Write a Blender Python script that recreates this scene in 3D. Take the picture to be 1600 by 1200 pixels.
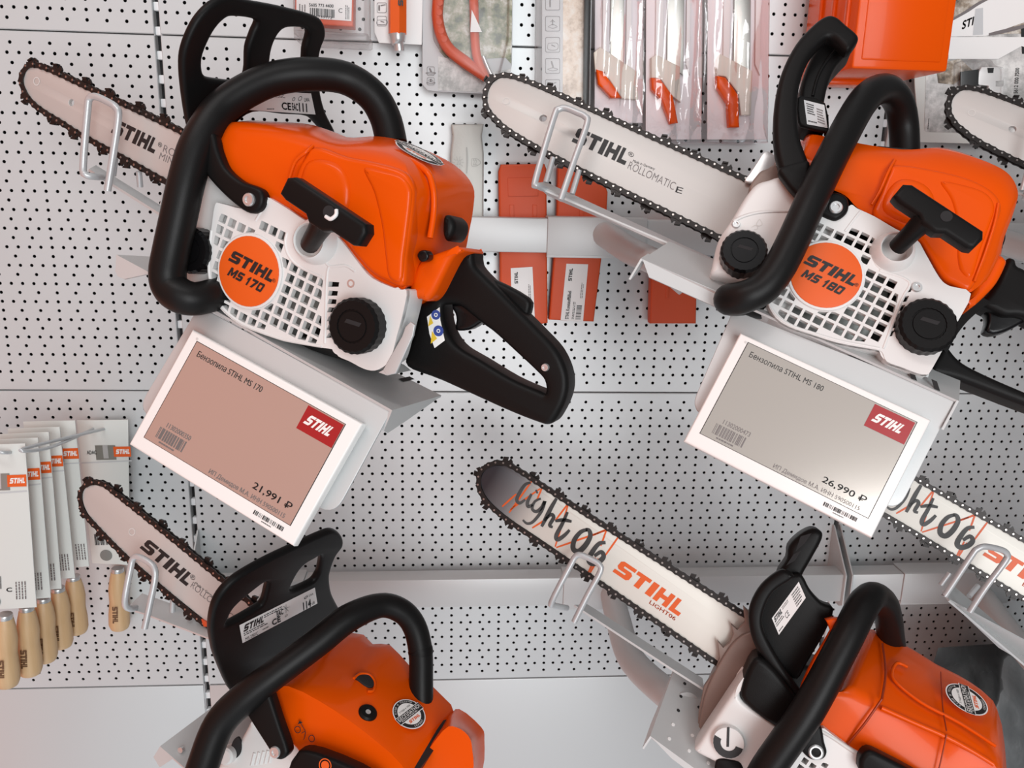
import bpy, bmesh, math, random
import numpy as np
from mathutils import Vector, Matrix, geometry

for o in list(bpy.data.objects):
    bpy.data.objects.remove(o)
C = bpy.context.scene.collection
scn = bpy.context.scene
random.seed(7)

# ------------------------------------------------------------------ camera
FPX = 1300.0
CAM = Vector((0.07447, -1.19632, -0.15754))
YAW, PITCH, ROLL = 0.07393, 0.2424, -0.02223
PR, PG = 0.01255, 0.02986           # hole row pitch, gap between panels' rows
A = 0.025                           # wide hole pitch
def cam_axes():
    cy, sy = math.cos(YAW), math.sin(YAW); cp, sp = math.cos(PITCH), math.sin(PITCH)
    f = Vector((sy*cp, cy*cp, -sp)); r = Vector((cy, -sy, 0)); d = f.cross(r)
    cr, sr = math.cos(ROLL), math.sin(ROLL)
    return cr*r + sr*d, -sr*r + cr*d, f
CR, CD, CF = cam_axes()
cam = bpy.data.objects.new('camera', bpy.data.cameras.new('camera'))
C.objects.link(cam)
cam.matrix_world = Matrix(((CR.x, -CD.x, -CF.x, CAM.x), (CR.y, -CD.y, -CF.y, CAM.y), (CR.z, -CD.z, -CF.z, CAM.z), (0, 0, 0, 1)))
cam.data.sensor_width = 36.0
cam.data.lens = FPX/1600*36.0
cam.data.clip_start = 0.01
scn.camera = cam
scn.view_settings.view_transform = 'Standard'
scn.view_settings.look = 'None'
scn.view_settings.gamma = 1.0
scn.view_settings.use_curve_mapping = False
scn.view_settings.exposure = 0.0

# ------------------------------------------------------------------ world: the shop around, warm on the left, bright to the front
w = bpy.data.worlds.new('shop_surroundings'); scn.world = w; w.use_nodes = True
nt = w.node_tree; nt.nodes.clear()
tc = nt.nodes.new('ShaderNodeTexCoord'); sep = nt.nodes.new('ShaderNodeSeparateXYZ')
nt.links.new(tc.outputs['Generated'], sep.inputs[0])
def wramp(sock, stops):
    r = nt.nodes.new('ShaderNodeValToRGB')
    mr = nt.nodes.new('ShaderNodeMapRange'); mr.inputs[1].default_value = -1; mr.inputs[2].default_value = 1
    nt.links.new(sock, mr.inputs[0]); nt.links.new(mr.outputs[0], r.inputs[0])
    e = r.color_ramp.elements
    while len(e) < len(stops): e.new(0.5)
    for k, (p, c) in enumerate(stops): e[k].position = p; e[k].color = (*c, 1)
    return r
rx = wramp(sep.outputs[0], [(0.0, (0.34, 0.17, 0.13)), (0.10, (0.95, 0.32, 0.20)), (0.20, (1.0, 0.36, 0.24)), (0.27, (0.60, 0.52, 0.51)), (0.42, (0.78, 0.80, 0.80)), (0.58, (0.80, 0.84, 0.86)), (0.70, (0.30, 0.32, 0.33)), (0.8, (0.15, 0.16, 0.165)), (1.0, (0.14, 0.145, 0.145))])
rz = wramp(sep.outputs[2], [(0.0, (1.3, 1.36, 1.42)), (0.25, (1.25, 1.31, 1.36)), (0.4, (0.85, 0.87, 0.90)), (0.55, (0.95, 0.95, 0.96)), (0.7, (1.15, 1.15, 1.15)), (0.85, (1.0, 1.0, 1.0)), (1.0, (0.9, 0.9, 0.9))])
mx = nt.nodes.new('ShaderNodeMix'); mx.data_type = 'RGBA'; mx.blend_type = 'MULTIPLY'; mx.inputs[0].default_value = 1
nt.links.new(rx.outputs[0], mx.inputs[6]); nt.links.new(rz.outputs[0], mx.inputs[7])
bg = nt.nodes.new('ShaderNodeBackground'); bg.inputs[1].default_value = 0.85
nt.links.new(mx.outputs[2], bg.inputs[0])
wo = nt.nodes.new('ShaderNodeOutputWorld'); nt.links.new(bg.outputs[0], wo.inputs[0])

def area(name, loc, target, sx, sy, power, col=(1, 1, 1)):
    l = bpy.data.lights.new(name, 'AREA'); l.shape = 'RECTANGLE'; l.size = sx; l.size_y = sy; l.energy = power; l.color = col
    o = bpy.data.objects.new(name, l); C.objects.link(o); o.location = loc
    o.rotation_euler = (Vector(target)-Vector(loc)).to_track_quat('-Z', 'Y').to_euler()
    return o
area('ceiling_lamp', (-0.45, -1.35, 1.5), (0.0, 0, -0.2), 1.3, 0.35, 10, (1.0, 0.965, 0.95))
area('shop_window', (0.75, -3.6, -0.10), (0.2, 0, -0.5), 1.4, 2.0, 70, (0.97, 0.99, 1.0))

# ------------------------------------------------------------------ materials
MATS = {}
def mat(name, col, rough=0.5, metal=0.0, bump=0.0, bscale=400.0, coat=0.0, spec=0.5, var=0.0):
    if name in MATS: return MATS[name]
    m = bpy.data.materials.new(name); m.use_nodes = True
    n = m.node_tree; b = n.nodes['Principled BSDF']
    b.inputs['Base Color'].default_value = (*col, 1)
    b.inputs['Roughness'].default_value = rough; b.inputs['Metallic'].default_value = metal
    b.inputs['Coat Weight'].default_value = coat; b.inputs['Coat Roughness'].default_value = 0.06
    b.inputs['Specular IOR Level'].default_value = spec
    t = n.nodes.new('ShaderNodeTexCoord')
    if bump:
        x = n.nodes.new('ShaderNodeTexNoise'); x.inputs['Scale'].default_value = bscale; x.inputs['Detail'].default_value = 3
        bp = n.nodes.new('ShaderNodeBump'); bp.inputs['Strength'].default_value = bump; bp.inputs['Distance'].default_value = 0.001
        n.links.new(t.outputs['Object'], x.inputs['Vector']); n.links.new(x.outputs[0], bp.inputs['Height']); n.links.new(bp.outputs[0], b.inputs['Normal'])
    if var:
        x = n.nodes.new('ShaderNodeTexNoise'); x.inputs['Scale'].default_value = 14; x.inputs['Detail'].default_value = 4
        r = n.nodes.new('ShaderNodeValToRGB')
        r.color_ramp.elements[0].color = (*[c*(1-var) for c in col], 1); r.color_ramp.elements[1].color = (*[min(1, c*(1+var)) for c in col], 1)
        r.color_ramp.elements[0].position = 0.3; r.color_ramp.elements[1].position = 0.7
        n.links.new(t.outputs['Object'], x.inputs['Vector']); n.links.new(x.outputs[0], r.inputs[0]); n.links.new(r.outputs[0], b.inputs['Base Color'])
    MATS[name] = m
    return m
WALL = mat('grey_panel_paint', (0.60, 0.617, 0.622), 0.42, 0.34, 0.05, 900)
GAPM = mat('dark_gap', (0.012, 0.011, 0.012), 0.8)
POST = mat('post_paint', (0.76, 0.77, 0.78), 0.4)
STEEL = mat('grey_rack_paint', (0.55, 0.56, 0.56), 0.46, 0.3, 0.04, 700)
WIRE = mat('grey_wire_paint', (0.52, 0.53, 0.54), 0.34, 0.3)
ORANGE = mat('orange_plastic', (0.73, 0.080, 0.0010), 0.25, 0, 0, coat=0.08, spec=0.14)
ORANGEF = mat('orange_print', (0.72, 0.10, 0.006), 0.45)
ORANGEW = mat('orange_wedge_plastic', (0.62, 0.075, 0.015), 0.5, 0, 0.08, 200)
BLACK = mat('black_plastic', (0.0065, 0.006, 0.006), 0.42, 0, 0.12, 1500, spec=0.14)
BLACKG = mat('black_gloss_plastic', (0.005, 0.0045, 0.005), 0.25, spec=0.25)
RUBBER = mat('black_handle_grip', (0.0075, 0.007, 0.007), 0.40, 0, 0.1, 1200, spec=0.18)
WHITEP = mat('white_plastic', (0.70, 0.695, 0.685), 0.33)
GREYP = mat('light_grey_plastic', (0.62, 0.60, 0.58), 0.4)
TAGW = mat('tag_white_plastic', (0.84, 0.82, 0.80), 0.35)
SCREEN = mat('tag_screen', (0.50, 0.46, 0.42), 0.16, 0.55)
REDP = mat('tag_red_print', (0.34, 0.008, 0.012), 0.3, coat=0.3)
INK = mat('black_print', (0.012, 0.011, 0.012), 0.5)
INKG = mat('grey_print', (0.16, 0.14, 0.14), 0.5)
INKB = mat('brush_print', (0.05, 0.05, 0.05), 0.5, 0, 0, var=0.7)
WPRINT = mat('white_print', (0.82, 0.80, 0.78), 0.45)
YEL = mat('yellow_print', (0.75, 0.50, 0.03), 0.45)
BLU = mat('blue_print', (0.03, 0.06, 0.28), 0.45)
BAR = mat('guide_bar_steel', (0.56, 0.54, 0.52), 0.46, 0.30, 0.03, 300)
CHAIN = mat('chain_steel', (0.018, 0.014, 0.013), 0.42, 0.4)
RIVET = mat('rivet_steel', (0.42, 0.38, 0.36), 0.28, 0.9)
CHROME = mat('bright_steel', (0.66, 0.66, 0.66), 0.3, 0.7)
ALU = mat('cast_aluminium', (0.50, 0.50, 0.47), 0.5, 0.3, 0.15, 300)
MAGN = mat('cast_metal_housing', (0.26, 0.20, 0.175), 0.45, 0.3, 0.15, 250)
DARKM = mat('dark_engine_metal', (0.012, 0.012, 0.012), 0.5, 0.2)
FLY = mat('flywheel_metal', (0.26, 0.28, 0.27), 0.4, 0.5, 0.2, 120)
CARD = mat('pale_card', (0.66, 0.67, 0.64), 0.55)
CARDW = mat('white_card', (0.80, 0.79, 0.78), 0.5)
CARDG = mat('grey_card', (0.52, 0.53, 0.54), 0.5)
CREAM = mat('cream_plastic', (0.70, 0.66, 0.58), 0.45)
def wood():
    m = mat('pale_wood', (0.62, 0.40, 0.20), 0.45); n = m.node_tree; b = n.nodes['Principled BSDF']
    t = n.nodes.new('ShaderNodeTexCoord'); mp = n.nodes.new('ShaderNodeMapping'); mp.inputs['Scale'].default_value = (90, 90, 9)
    x = n.nodes.new('ShaderNodeTexNoise'); x.inputs['Scale'].default_value = 1.5; x.inputs['Detail'].default_value = 5
    r = n.nodes.new('ShaderNodeValToRGB'); r.color_ramp.elements[0].color = (0.50, 0.30, 0.14, 1); r.color_ramp.elements[1].color = (0.70, 0.49, 0.29, 1)
    n.links.new(t.outputs['Object'], mp.inputs[0]); n.links.new(mp.outputs[0], x.inputs['Vector']); n.links.new(x.outputs[0], r.inputs[0]); n.links.new(r.outputs[0], b.inputs['Base Color'])
    return m
WOOD = wood()
def film(name, col, mixf=0.14, rough=0.08, bump=0.3):
    m = bpy.data.materials.new(name); m.use_nodes = True; n = m.node_tree; n.nodes.clear()
    o = n.nodes.new('ShaderNodeOutputMaterial'); t = n.nodes.new('ShaderNodeBsdfTransparent'); t.inputs[0].default_value = (*col, 1)
    g = n.nodes.new('ShaderNodeBsdfGlossy'); g.inputs['Roughness'].default_value = rough
    fr = n.nodes.new('ShaderNodeLayerWeight'); fr.inputs[0].default_value = 0.35
    ad = n.nodes.new('ShaderNodeMath'); ad.operation = 'MULTIPLY_ADD'; ad.inputs[1].default_value = 0.35; ad.inputs[2].default_value = mixf; ad.use_clamp = True
    x = n.nodes.new('ShaderNodeTexNoise'); x.inputs['Scale'].default_value = 38; x.inputs['Detail'].default_value = 3
    bp = n.nodes.new('ShaderNodeBump'); bp.inputs['Strength'].default_value = bump; bp.inputs['Distance'].default_value = 0.004
    tcn = n.nodes.new('ShaderNodeTexCoord'); n.links.new(tcn.outputs['Object'], x.inputs['Vector']); n.links.new(x.outputs[0], bp.inputs['Height']); n.links.new(bp.outputs[0], g.inputs['Normal'])
    mxs = n.nodes.new('ShaderNodeMixShader')
    n.links.new(fr.outputs['Fresnel'], ad.inputs[0]); n.links.new(ad.outputs[0], mxs.inputs[0]); n.links.new(t.outputs[0], mxs.inputs[1]); n.links.new(g.outputs[0], mxs.inputs[2]); n.links.new(mxs.outputs[0], o.inputs[0])
    return m
FILM = film('clear_film', (0.98, 0.96, 0.97), 0.07)
BLIS = film('clear_blister', (0.96, 0.95, 0.95), 0.02, 0.28, 0.10)
DFILM = film('dark_film', (0.08, 0.072, 0.07), 0.01, 0.5)
def photo(name, cols, scale=30):
    m = mat(name, cols[0], 0.35); n = m.node_tree; b = n.nodes['Principled BSDF']
    t = n.nodes.new('ShaderNodeTexCoord'); x = n.nodes.new('ShaderNodeTexNoise'); x.inputs['Scale'].default_value = scale; x.inputs['Detail'].default_value = 8; x.inputs['Roughness'].default_value = 0.65
    r = n.nodes.new('ShaderNodeValToRGB'); e = r.color_ramp.elements
    while len(e) < len(cols): e.new(0.5)
    for k, c in enumerate(cols): e[k].position = 0.40+0.22*k/(len(cols)-1); e[k].color = (*c, 1)
    n.links.new(t.outputs['Object'], x.inputs['Vector']); n.links.new(x.outputs[0], r.inputs[0]); n.links.new(r.outputs[0], b.inputs['Base Color'])
    return m
FOLIAGE = photo('foliage_print', [(0.05, 0.06, 0.025), (0.18, 0.20, 0.10), (0.36, 0.34, 0.24), (0.62, 0.62, 0.56)], 45)
GREYPH = photo('grey_photo_print', [(0.30, 0.30, 0.29), (0.52, 0.51, 0.50), (0.74, 0.73, 0.71)], 26)
BROWNPH = photo('forest_photo_print', [(0.10, 0.08, 0.06), (0.32, 0.26, 0.2), (0.62, 0.58, 0.52)], 40)
WOODPH = photo('timber_photo_print', [(0.35, 0.22, 0.12), (0.66, 0.52, 0.38), (0.74, 0.70, 0.62)], 30)

# ------------------------------------------------------------------ geometry helpers (all in world space, moved to their thing's frame when linked)
def ray(px, py):
    return ((px-800)/FPX)*CR + ((py-600)/FPX)*CD + CF
def atY(px, py, y):
    d = ray(px, py); return CAM + d*((y-CAM.y)/d.y)
def atZ(px, py, z):
    d = ray(px, py); return CAM + d*((z-CAM.z)/d.z)
class Frame:
    def __init__(s, o, U, n):
        s.o = Vector(o); s.U = Vector(U).normalized(); n = Vector(n)
        s.W = (n - n.dot(s.U)*s.U).normalized(); s.V = s.W.cross(s.U)
        s.M = Matrix(((s.U.x, s.V.x, s.W.x, s.o.x), (s.U.y, s.V.y, s.W.y, s.o.y), (s.U.z, s.V.z, s.W.z, s.o.z), (0, 0, 0, 1)))
        s.I = s.M.inverted()
    def p(s, px, py, w=0.0):            # point where the view line of a photo point meets the plane at height w over this frame
        d = ray(px, py); t = (w-(CAM-s.o).dot(s.W))/d.dot(s.W)
        return CAM + d*t
    def l(s, px, py, w=0.0): return s.I @ s.p(px, py, w)
    def uv(s, px, py, w=0.0):
        q = s.l(px, py, w); return (q.x, q.y)
    def g(s, u, v, w): return s.M @ Vector((u, v, w))
    def back(s, dw):                     # same frame set back by dw
        return Frame(s.o + s.W*dw, s.U, s.W)
    def turn(s, axis, deg, o=None):
        R = Matrix.Rotation(math.radians(deg), 3, axis)
        return Frame(o or s.o, R @ s.U, R @ s.W)
def cr(pts, n=5, closed=True):
    P = [Vector(p) for p in pts]; N = len(P); out = []
    for i in range(N if closed else N-1):
        if closed: a, b, c, d = P[i-1], P[i], P[(i+1) % N], P[(i+2) % N]
        else: a, b, c, d = P[max(i-1, 0)], P[i], P[i+1], P[min(i+2, N-1)]
        for k in range(n):
            t = k/n
            out.append(0.5*((2*b)+(c-a)*t+(2*a-5*b+4*c-d)*t*t+(3*b-a-3*c+d)*t**3))
    if not closed: out.append(P[-1])
    return out
def mk(verts, faces, ang=35):
    me = bpy.data.meshes.new('m'); me.from_pydata([tuple(v) for v in verts], [], faces); me.validate(); me.update()
    smooth(me, ang); return me
def smooth(me, ang=35):
    me.polygons.foreach_set('use_smooth', [True]*len(me.polygons))
    me.set_sharp_from_angle(angle=math.radians(ang))
def fixn(me):
    bm = bmesh.new(); bm.from_mesh(me); bmesh.ops.recalc_face_normals(bm, faces=bm.faces); bm.to_mesh(me); bm.free(); return me
def sarea(L): return sum(L[i-1][0]*L[i][1]-L[i][0]*L[i-1][1] for i in range(len(L)))/2
def prism(F, loops, w0, w1, bev=0.0, res=2, ang=35):
    """outline (and holes) in the frame's u,v raised between w0 and w1 with rounded rims"""
    cu = bpy.data.curves.new('c', 'CURVE'); cu.dimensions = '2D'; cu.fill_mode = 'BOTH'
    th = abs(w1-w0); bev = min(bev, th*0.499)
    cu.extrude = max(th/2-bev, 1e-6); cu.bevel_depth = bev; cu.bevel_resolution = res; cu.offset = -bev
    for k, L in enumerate(loops):
        L = [tuple(q)[:2] for q in L]
        if (sarea(L) > 0) != (k == 0): L = L[::-1]
        sp = cu.splines.new('POLY'); sp.points.add(len(L)-1); sp.use_cyclic_u = True
        for i, q in enumerate(L): sp.points[i].co = (q[0], q[1], 0, 1)
    ob = bpy.data.objects.new('t', cu); C.objects.link(ob)
    me = bpy.data.meshes.new_from_object(ob)
    bpy.data.objects.remove(ob); bpy.data.curves.remove(cu)
    bm = bmesh.new(); bm.from_mesh(me); bmesh.ops.remove_doubles(bm, verts=bm.verts, dist=1e-6); bmesh.ops.recalc_face_normals(bm, faces=bm.faces); bm.to_mesh(me); bm.free()
    me.transform(Matrix.Translation((0, 0, (w0+w1)/2))); me.transform(F.M)
    smooth(me, ang); return me
def ptin(p, G):
    c = False; j = len(G)-1
    for i in range(len(G)):
        if ((G[i][1] > p[1]) != (G[j][1] > p[1])) and p[0] < (G[j][0]-G[i][0])*(p[1]-G[i][1])/(G[j][1]-G[i][1])+G[i][0]: c = not c
        j = i
    return c
def pierced(F, loops, w0, w1):
    """flat plate with many openings"""
    vs, ed = [], []
    for L in loops:
        k = len(vs); vs += [Vector(q)*1000 for q in L]; ed += [(k+i, k+(i+1) % len(L)) for i in range(len(L))]
    r = geometry.delaunay_2d_cdt(vs, ed, [], 0, 1e-4)
    P = [v/1000 for v in r[0]]; T = []
    for t in r[2]:
        c = sum((P[i] for i in t), Vector((0, 0)))/len(t)
        if ptin(c, loops[0]) and not any(ptin(c, h) for h in loops[1:] if (Vector(h[0])-c).length < .03): T.append(tuple(t))
    n = len(P); V = [F.g(p.x, p.y, w1) for p in P]+[F.g(p.x, p.y, w0) for p in P]
    FS = T+[tuple(i+n for i in t[::-1]) for t in T]; cnt = {}
    for t in T:
        for i in range(len(t)):
            a, b = t[i], t[(i+1) % len(t)]; cnt[(a, b)] = 1
    for a, b in list(cnt):
        if (b, a) not in cnt: FS.append((b, a, a+n, b+n))
    return fixn(mk(V, FS, 30))
def pl(F, pts, w, n=4, sm=True):         # photo outline -> smoothed u,v loop
    L = [F.uv(x, y, w) for x, y in pts]
    return [tuple(q) for q in (cr(L, n) if sm else L)]
def tube(path, rad, seg=14, sub=6, closed=False, flat=1.0):
    P = cr(path, sub, closed); N = len(P)
    rr = rad if isinstance(rad, (list, tuple)) else [rad]*len(path)
    def R(i):
        t = i/(N if closed else N-1)*(len(rr) if closed else len(rr)-1); a = int(t); b = min(a+1, len(rr)-1) if not closed else (a+1) % len(rr)
        return rr[min(a, len(rr)-1)]*(1-t+a)+rr[b]*(t-a)
    vs, fs = [], []; nrm = None
    for i in range(N):
        t = (P[(i+1) % N]-P[i-1]) if closed else (P[min(i+1, N-1)]-P[max(i-1, 0)])
        t.normalize()
        if nrm is None: nrm = t.orthogonal().normalized()
        nrm = (nrm-nrm.dot(t)*t).normalized(); b = t.cross(nrm)
        for k in range(seg):
            a = 2*math.pi*k/seg; vs.append(P[i]+R(i)*(math.cos(a)*nrm+math.sin(a)*b*flat))
    for i in range(N if closed else N-1):
        for k in range(seg):
            a, b2 = i*seg+k, i*seg+(k+1) % seg; c, d = ((i+1) % N)*seg+(k+1) % seg, ((i+1) % N)*seg+k
            fs.append((a, b2, c, d))
    if not closed: fs += [tuple(range(seg))[::-1], tuple(range((N-1)*seg, N*seg))]
    return fixn(mk(vs, fs, 50))
def lathe(F, u, v, prof, seg=32, knurl=0.0, kn=24):
    """(radius, w) profile turned about the frame's W axis at u,v"""
    vs, fs = [], []
    for r, w in prof:
        for k in range(seg):
            a = 2*math.pi*k/seg; q = r*(1+(knurl if (k % 4 < 2) else 0)*(r > prof[0][0]*0.6 if prof[0][0] else 1))
            vs.append(F.g(u+q*math.cos(a), v+q*math.sin(a), w))
    n = len(prof)
    for i in range(n-1):
        for k in range(seg): fs.append((i*seg+k, i*seg+(k+1) % seg, (i+1)*seg+(k+1) % seg, (i+1)*seg+k))
    fs.append(tuple(range(seg))[::-1]); fs.append(tuple(range((n-1)*seg, n*seg)))
    return fixn(mk(vs, fs, 30))
def loft(rings, dome=None, ang=40):
    """rings of matching points, first ring capped towards the viewer (dome: list of (scale, world offset))"""
    vs, fs = [], []; N = len(rings[0])
    R = list(rings)
    if dome:
        c = sum(rings[0], Vector())/N
        for s, off in dome: R.insert(0, [c+(p-c)*s+off for p in rings[0]] if s else [c+off+(p-c)*0.02 for p in rings[0]])
    for r in R: vs += r
    for i in range(len(R)-1):
        for k in range(N): fs.append((i*N+k, i*N+(k+1) % N, (i+1)*N+(k+1) % N, (i+1)*N+k))
    fs.append(tuple(range(N))[::-1]); fs.append(tuple(range((len(R)-1)*N, len(R)*N)))
    return fixn(mk(vs, fs, ang))
def box(x0, x1, y0, y1, z0, z1, bev=0.0, M=None):
    bm = bmesh.new(); bmesh.ops.create_cube(bm, size=1)
    for v in bm.verts: v.co = Vector((x0+(v.co.x+.5)*(x1-x0), y0+(v.co.y+.5)*(y1-y0), z0+(v.co.z+.5)*(z1-z0)))
    if bev: bmesh.ops.bevel(bm, geom=list(bm.edges), offset=bev, segments=2, affect='EDGES', profile=0.5)
    me = bpy.data.meshes.new('m'); bm.to_mesh(me); bm.free(); smooth(me, 40)
    if M: me.transform(M)
    return me
def quadbox(pts, th, n=None, bev=0.0):     # closed slab from coplanar world points, thickness th away from the viewer
    a = (pts[1]-pts[0]).cross(pts[-1]-pts[0]).normalized()
    if a.dot(CAM-pts[0]) < 0: a = -a
    F = Frame(pts[0], pts[1]-pts[0], a)
    L = [tuple((F.I @ q)[:2]) for q in pts]
    return prism(F, [L], -th, 0, bev)
def ribbon(F, pts, width, w):              # flat brush stroke
    P = cr([Vector((*F.uv(x, y, w), 0)) for x, y in pts], 5, False); vs, fs = [], []; N = len(P)
    for i in range(N):
        t = (P[min(i+1, N-1)]-P[max(i-1, 0)]).normalized(); nn = Vector((-t.y, t.x, 0)); s = width/2*(0.55+0.45*math.sin(math.pi*min(1, (i+1)/(N+1))))
        for q in (P[i]+nn*s, P[i]-nn*s): vs.append(F.g(q.x, q.y, w))
    for i in range(N-1): fs.append((2*i, 2*i+1, 2*i+3, 2*i+2))
    return mk(vs, fs)
def flatpoly(pts): return mk(pts, [tuple(range(len(pts)))])
# ---- lettering
LET = {'S': [(0,0),(.85,0),(1,.14),(1,.48),(.86,.62),(.34,.62),(.34,.75),(1,.75),(1,1),(.16,1),(.02,.87),(.02,.5),(.16,.37),(.66,.37),(.66,.25),(0,.25)],
       'T': [(.33,0),(.69,0),(.69,.74),(1,.74),(1,1),(0,1),(0,.74),(.33,.74)], 'I': [(0,0),(1,0),(1,1),(0,1)],
       'H': [(0,0),(.32,0),(.32,.36),(.68,.36),(.68,0),(1,0),(1,1),(.68,1),(.68,.64),(.32,.64),(.32,1),(0,1)], 'L': [(0,0),(1,0),(1,.27),(.38,.27),(.38,1),(0,1)]}
LBOX = [('S', 0, .232), ('T', .255, .462), ('I', .492, .578), ('H', .608, .815), ('L', .845, 1.0)]
def logo(Aw, Bw, Cw):
    vs, fs = [], []
    for ch, a, b in LBOX:
        k = len(vs); L = LET[ch]
        for x, y in L: vs.append(Aw+(Bw-Aw)*(a+(b-a)*x)+(Cw-Aw)*y)
        fs.append(tuple(range(k, k+len(L))))
    return mk(vs, fs)
def text(s, Aw, Bw, Cw, bold=0.0):
    cu = bpy.data.curves.new('t', 'FONT'); cu.body = s; cu.size = 1; cu.offset = min(bold, 0); cu.resolution_u = 3
    ob = bpy.data.objects.new('t', cu); C.objects.link(ob); me = bpy.data.meshes.new_from_object(ob)
    bpy.data.objects.remove(ob); bpy.data.curves.remove(cu)
    if 'н' in s:                          # this letter is three overlapping bars: fill them one by one
        bm = bmesh.new(); bm.from_mesh(me); seen = set(); bm.verts.ensure_lookup_table(); bm.verts.index_update()
        for v0 in list(bm.verts):
            if v0.index in seen: continue
            st, isl = [v0], []
            while st:
                a = st.pop()
                if a.index in seen: continue
                seen.add(a.index); isl.append(a); st += [e.other_vert(a) for e in a.link_edges]
            fc = {f for a in isl for f in a.link_faces}
            if len(isl) == 12 and len(fc) > 11:
                isl.sort(key=lambda a: a.index)
                for f in fc: bm.faces.remove(f)
                for k in (0, 4, 8): bm.faces.new(isl[k:k+4])
        bm.to_mesh(me); bm.free()
    v = np.empty(len(me.vertices)*3); me.vertices.foreach_get('co', v); v = v.reshape(-1, 3)
    mn, mxx = v.min(0), v.max(0); sz = np.maximum(mxx-mn, 1e-6)
    u = (v-mn)/sz
    out = np.array(Aw)[None]+u[:, :1]*np.array(Bw-Aw)+u[:, 1:2]*np.array(Cw-Aw)
    me.vertices.foreach_set('co', out.ravel()); me.update()
    if bold > 0:                          # heavier weight: overlaid copies
        bm = bmesh.new(); ux, uy = (Bw-Aw)*(bold/sz[0]), (Cw-Aw)*(bold/sz[1])
        for d in (ux, -ux, uy, -uy):
            c = me.copy(); c.transform(Matrix.Translation(d)); bm.from_mesh(c); bpy.data.meshes.remove(c)
        bm.to_mesh(me); bm.free()
    return me
GL = {'M': [[(0,0),(.24,0),(.24,.58),(.42,.12),(.58,.12),(.76,.58),(.76,0),(1,0),(1,1),(.74,1),(.5,.46),(.26,1),(0,1)]], 'S': [LET['S']],
      '1': [[(.3,0),(.75,0),(.75,1),(.45,1),(0,.72),(0,.50),(.3,.64)]], '7': [[(.15,0),(.52,0),(1,.78),(1,1),(0,1),(0,.74),(.58,.74)]],
      '0': [[(0,.1),(.12,0),(.88,0),(1,.1),(1,.25),(0,.25)], [(0,.25),(.3,.25),(.3,.75),(0,.75)], [(.7,.25),(1,.25),(1,.75),(.7,.75)], [(0,.75),(1,.75),(1,.9),(.88,1),(.12,1),(0,.9)]]}
GL['8'] = GL['0']+[[(.3,.39),(.7,.39),(.7,.61),(.3,.61)]]
def blocks(st, Aw, Bw, Cw):
    wd = {'M': 1.35, '1': .62, ' ': .38}; T = sum(wd.get(c, 1)+.16 for c in st)-.16; x = 0; vs, fs = [], []
    for c in st:
        q = wd.get(c, 1)
        for L in GL.get(c, []):
            k = len(vs)
            for a, b in L: vs.append(Aw+(Bw-Aw)*((x+a*q)/T)+(Cw-Aw)*b)
            fs.append(tuple(range(k, k+len(L))))
        x += q+.16
    return mk(vs, fs)
def q3(F, w, a, b, c): return F.p(*a, w), F.p(*b, w), F.p(*c, w)
def barcode(Aw, Bw, Cw, n=34, seed=1):
    r = random.Random(seed); vs, fs = [], []; x = 0.0; ws = [r.choice((1, 1, 2, 3)) for _ in range(2*n)]; T = sum(ws)
    for i, q in enumerate(ws):
        if i % 2 == 0:
            k = len(vs)
            for a, b in ((x, 0), (x+q, 0), (x+q, 1), (x, 1)): vs.append(Aw+(Bw-Aw)*(a/T)+(Cw-Aw)*b)
            fs.append((k, k+1, k+2, k+3))
        x += q
    return mk(vs, fs)
def lines(Aw, Bw, Cw, n, seed=2, th=0.45):      # rows of unreadably small print
    r = random.Random(seed); vs, fs = [], []
    for i in range(n):
        y0 = 1-(i+0.2)/n; y1 = y0-th/n; x = 0.0; end = r.uniform(.7, 1)
        while x < end:
            wd = r.uniform(.05, .16); k = len(vs)
            for a, b in ((x, y1), (min(x+wd, 1), y1), (min(x+wd, 1), y0), (x, y0)): vs.append(Aw+(Bw-Aw)*a+(Cw-Aw)*b)
            fs.append((k, k+1, k+2, k+3)); x += wd+0.03
    return mk(vs, fs)
def ringmesh(F, u, v, r0, r1, w, seg=40):
    vs, fs = [], []
    for k in range(seg):
        a = 2*math.pi*k/seg
        vs += [F.g(u+r0*math.cos(a), v+r0*math.sin(a), w), F.g(u+r1*math.cos(a), v+r1*math.sin(a), w)]
    for k in range(seg): fs.append((2*k, 2*k+1, (2*k+3) % (2*seg), (2*k+2) % (2*seg)))
    return mk(vs, fs)
def disc(F, u, v, r, w0, w1, bev=0.0, seg=40):
    return prism(F, [[(u+r*math.cos(2*math.pi*k/seg), v+r*math.sin(2*math.pi*k/seg)) for k in range(seg)]], w0, w1, bev)
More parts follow.
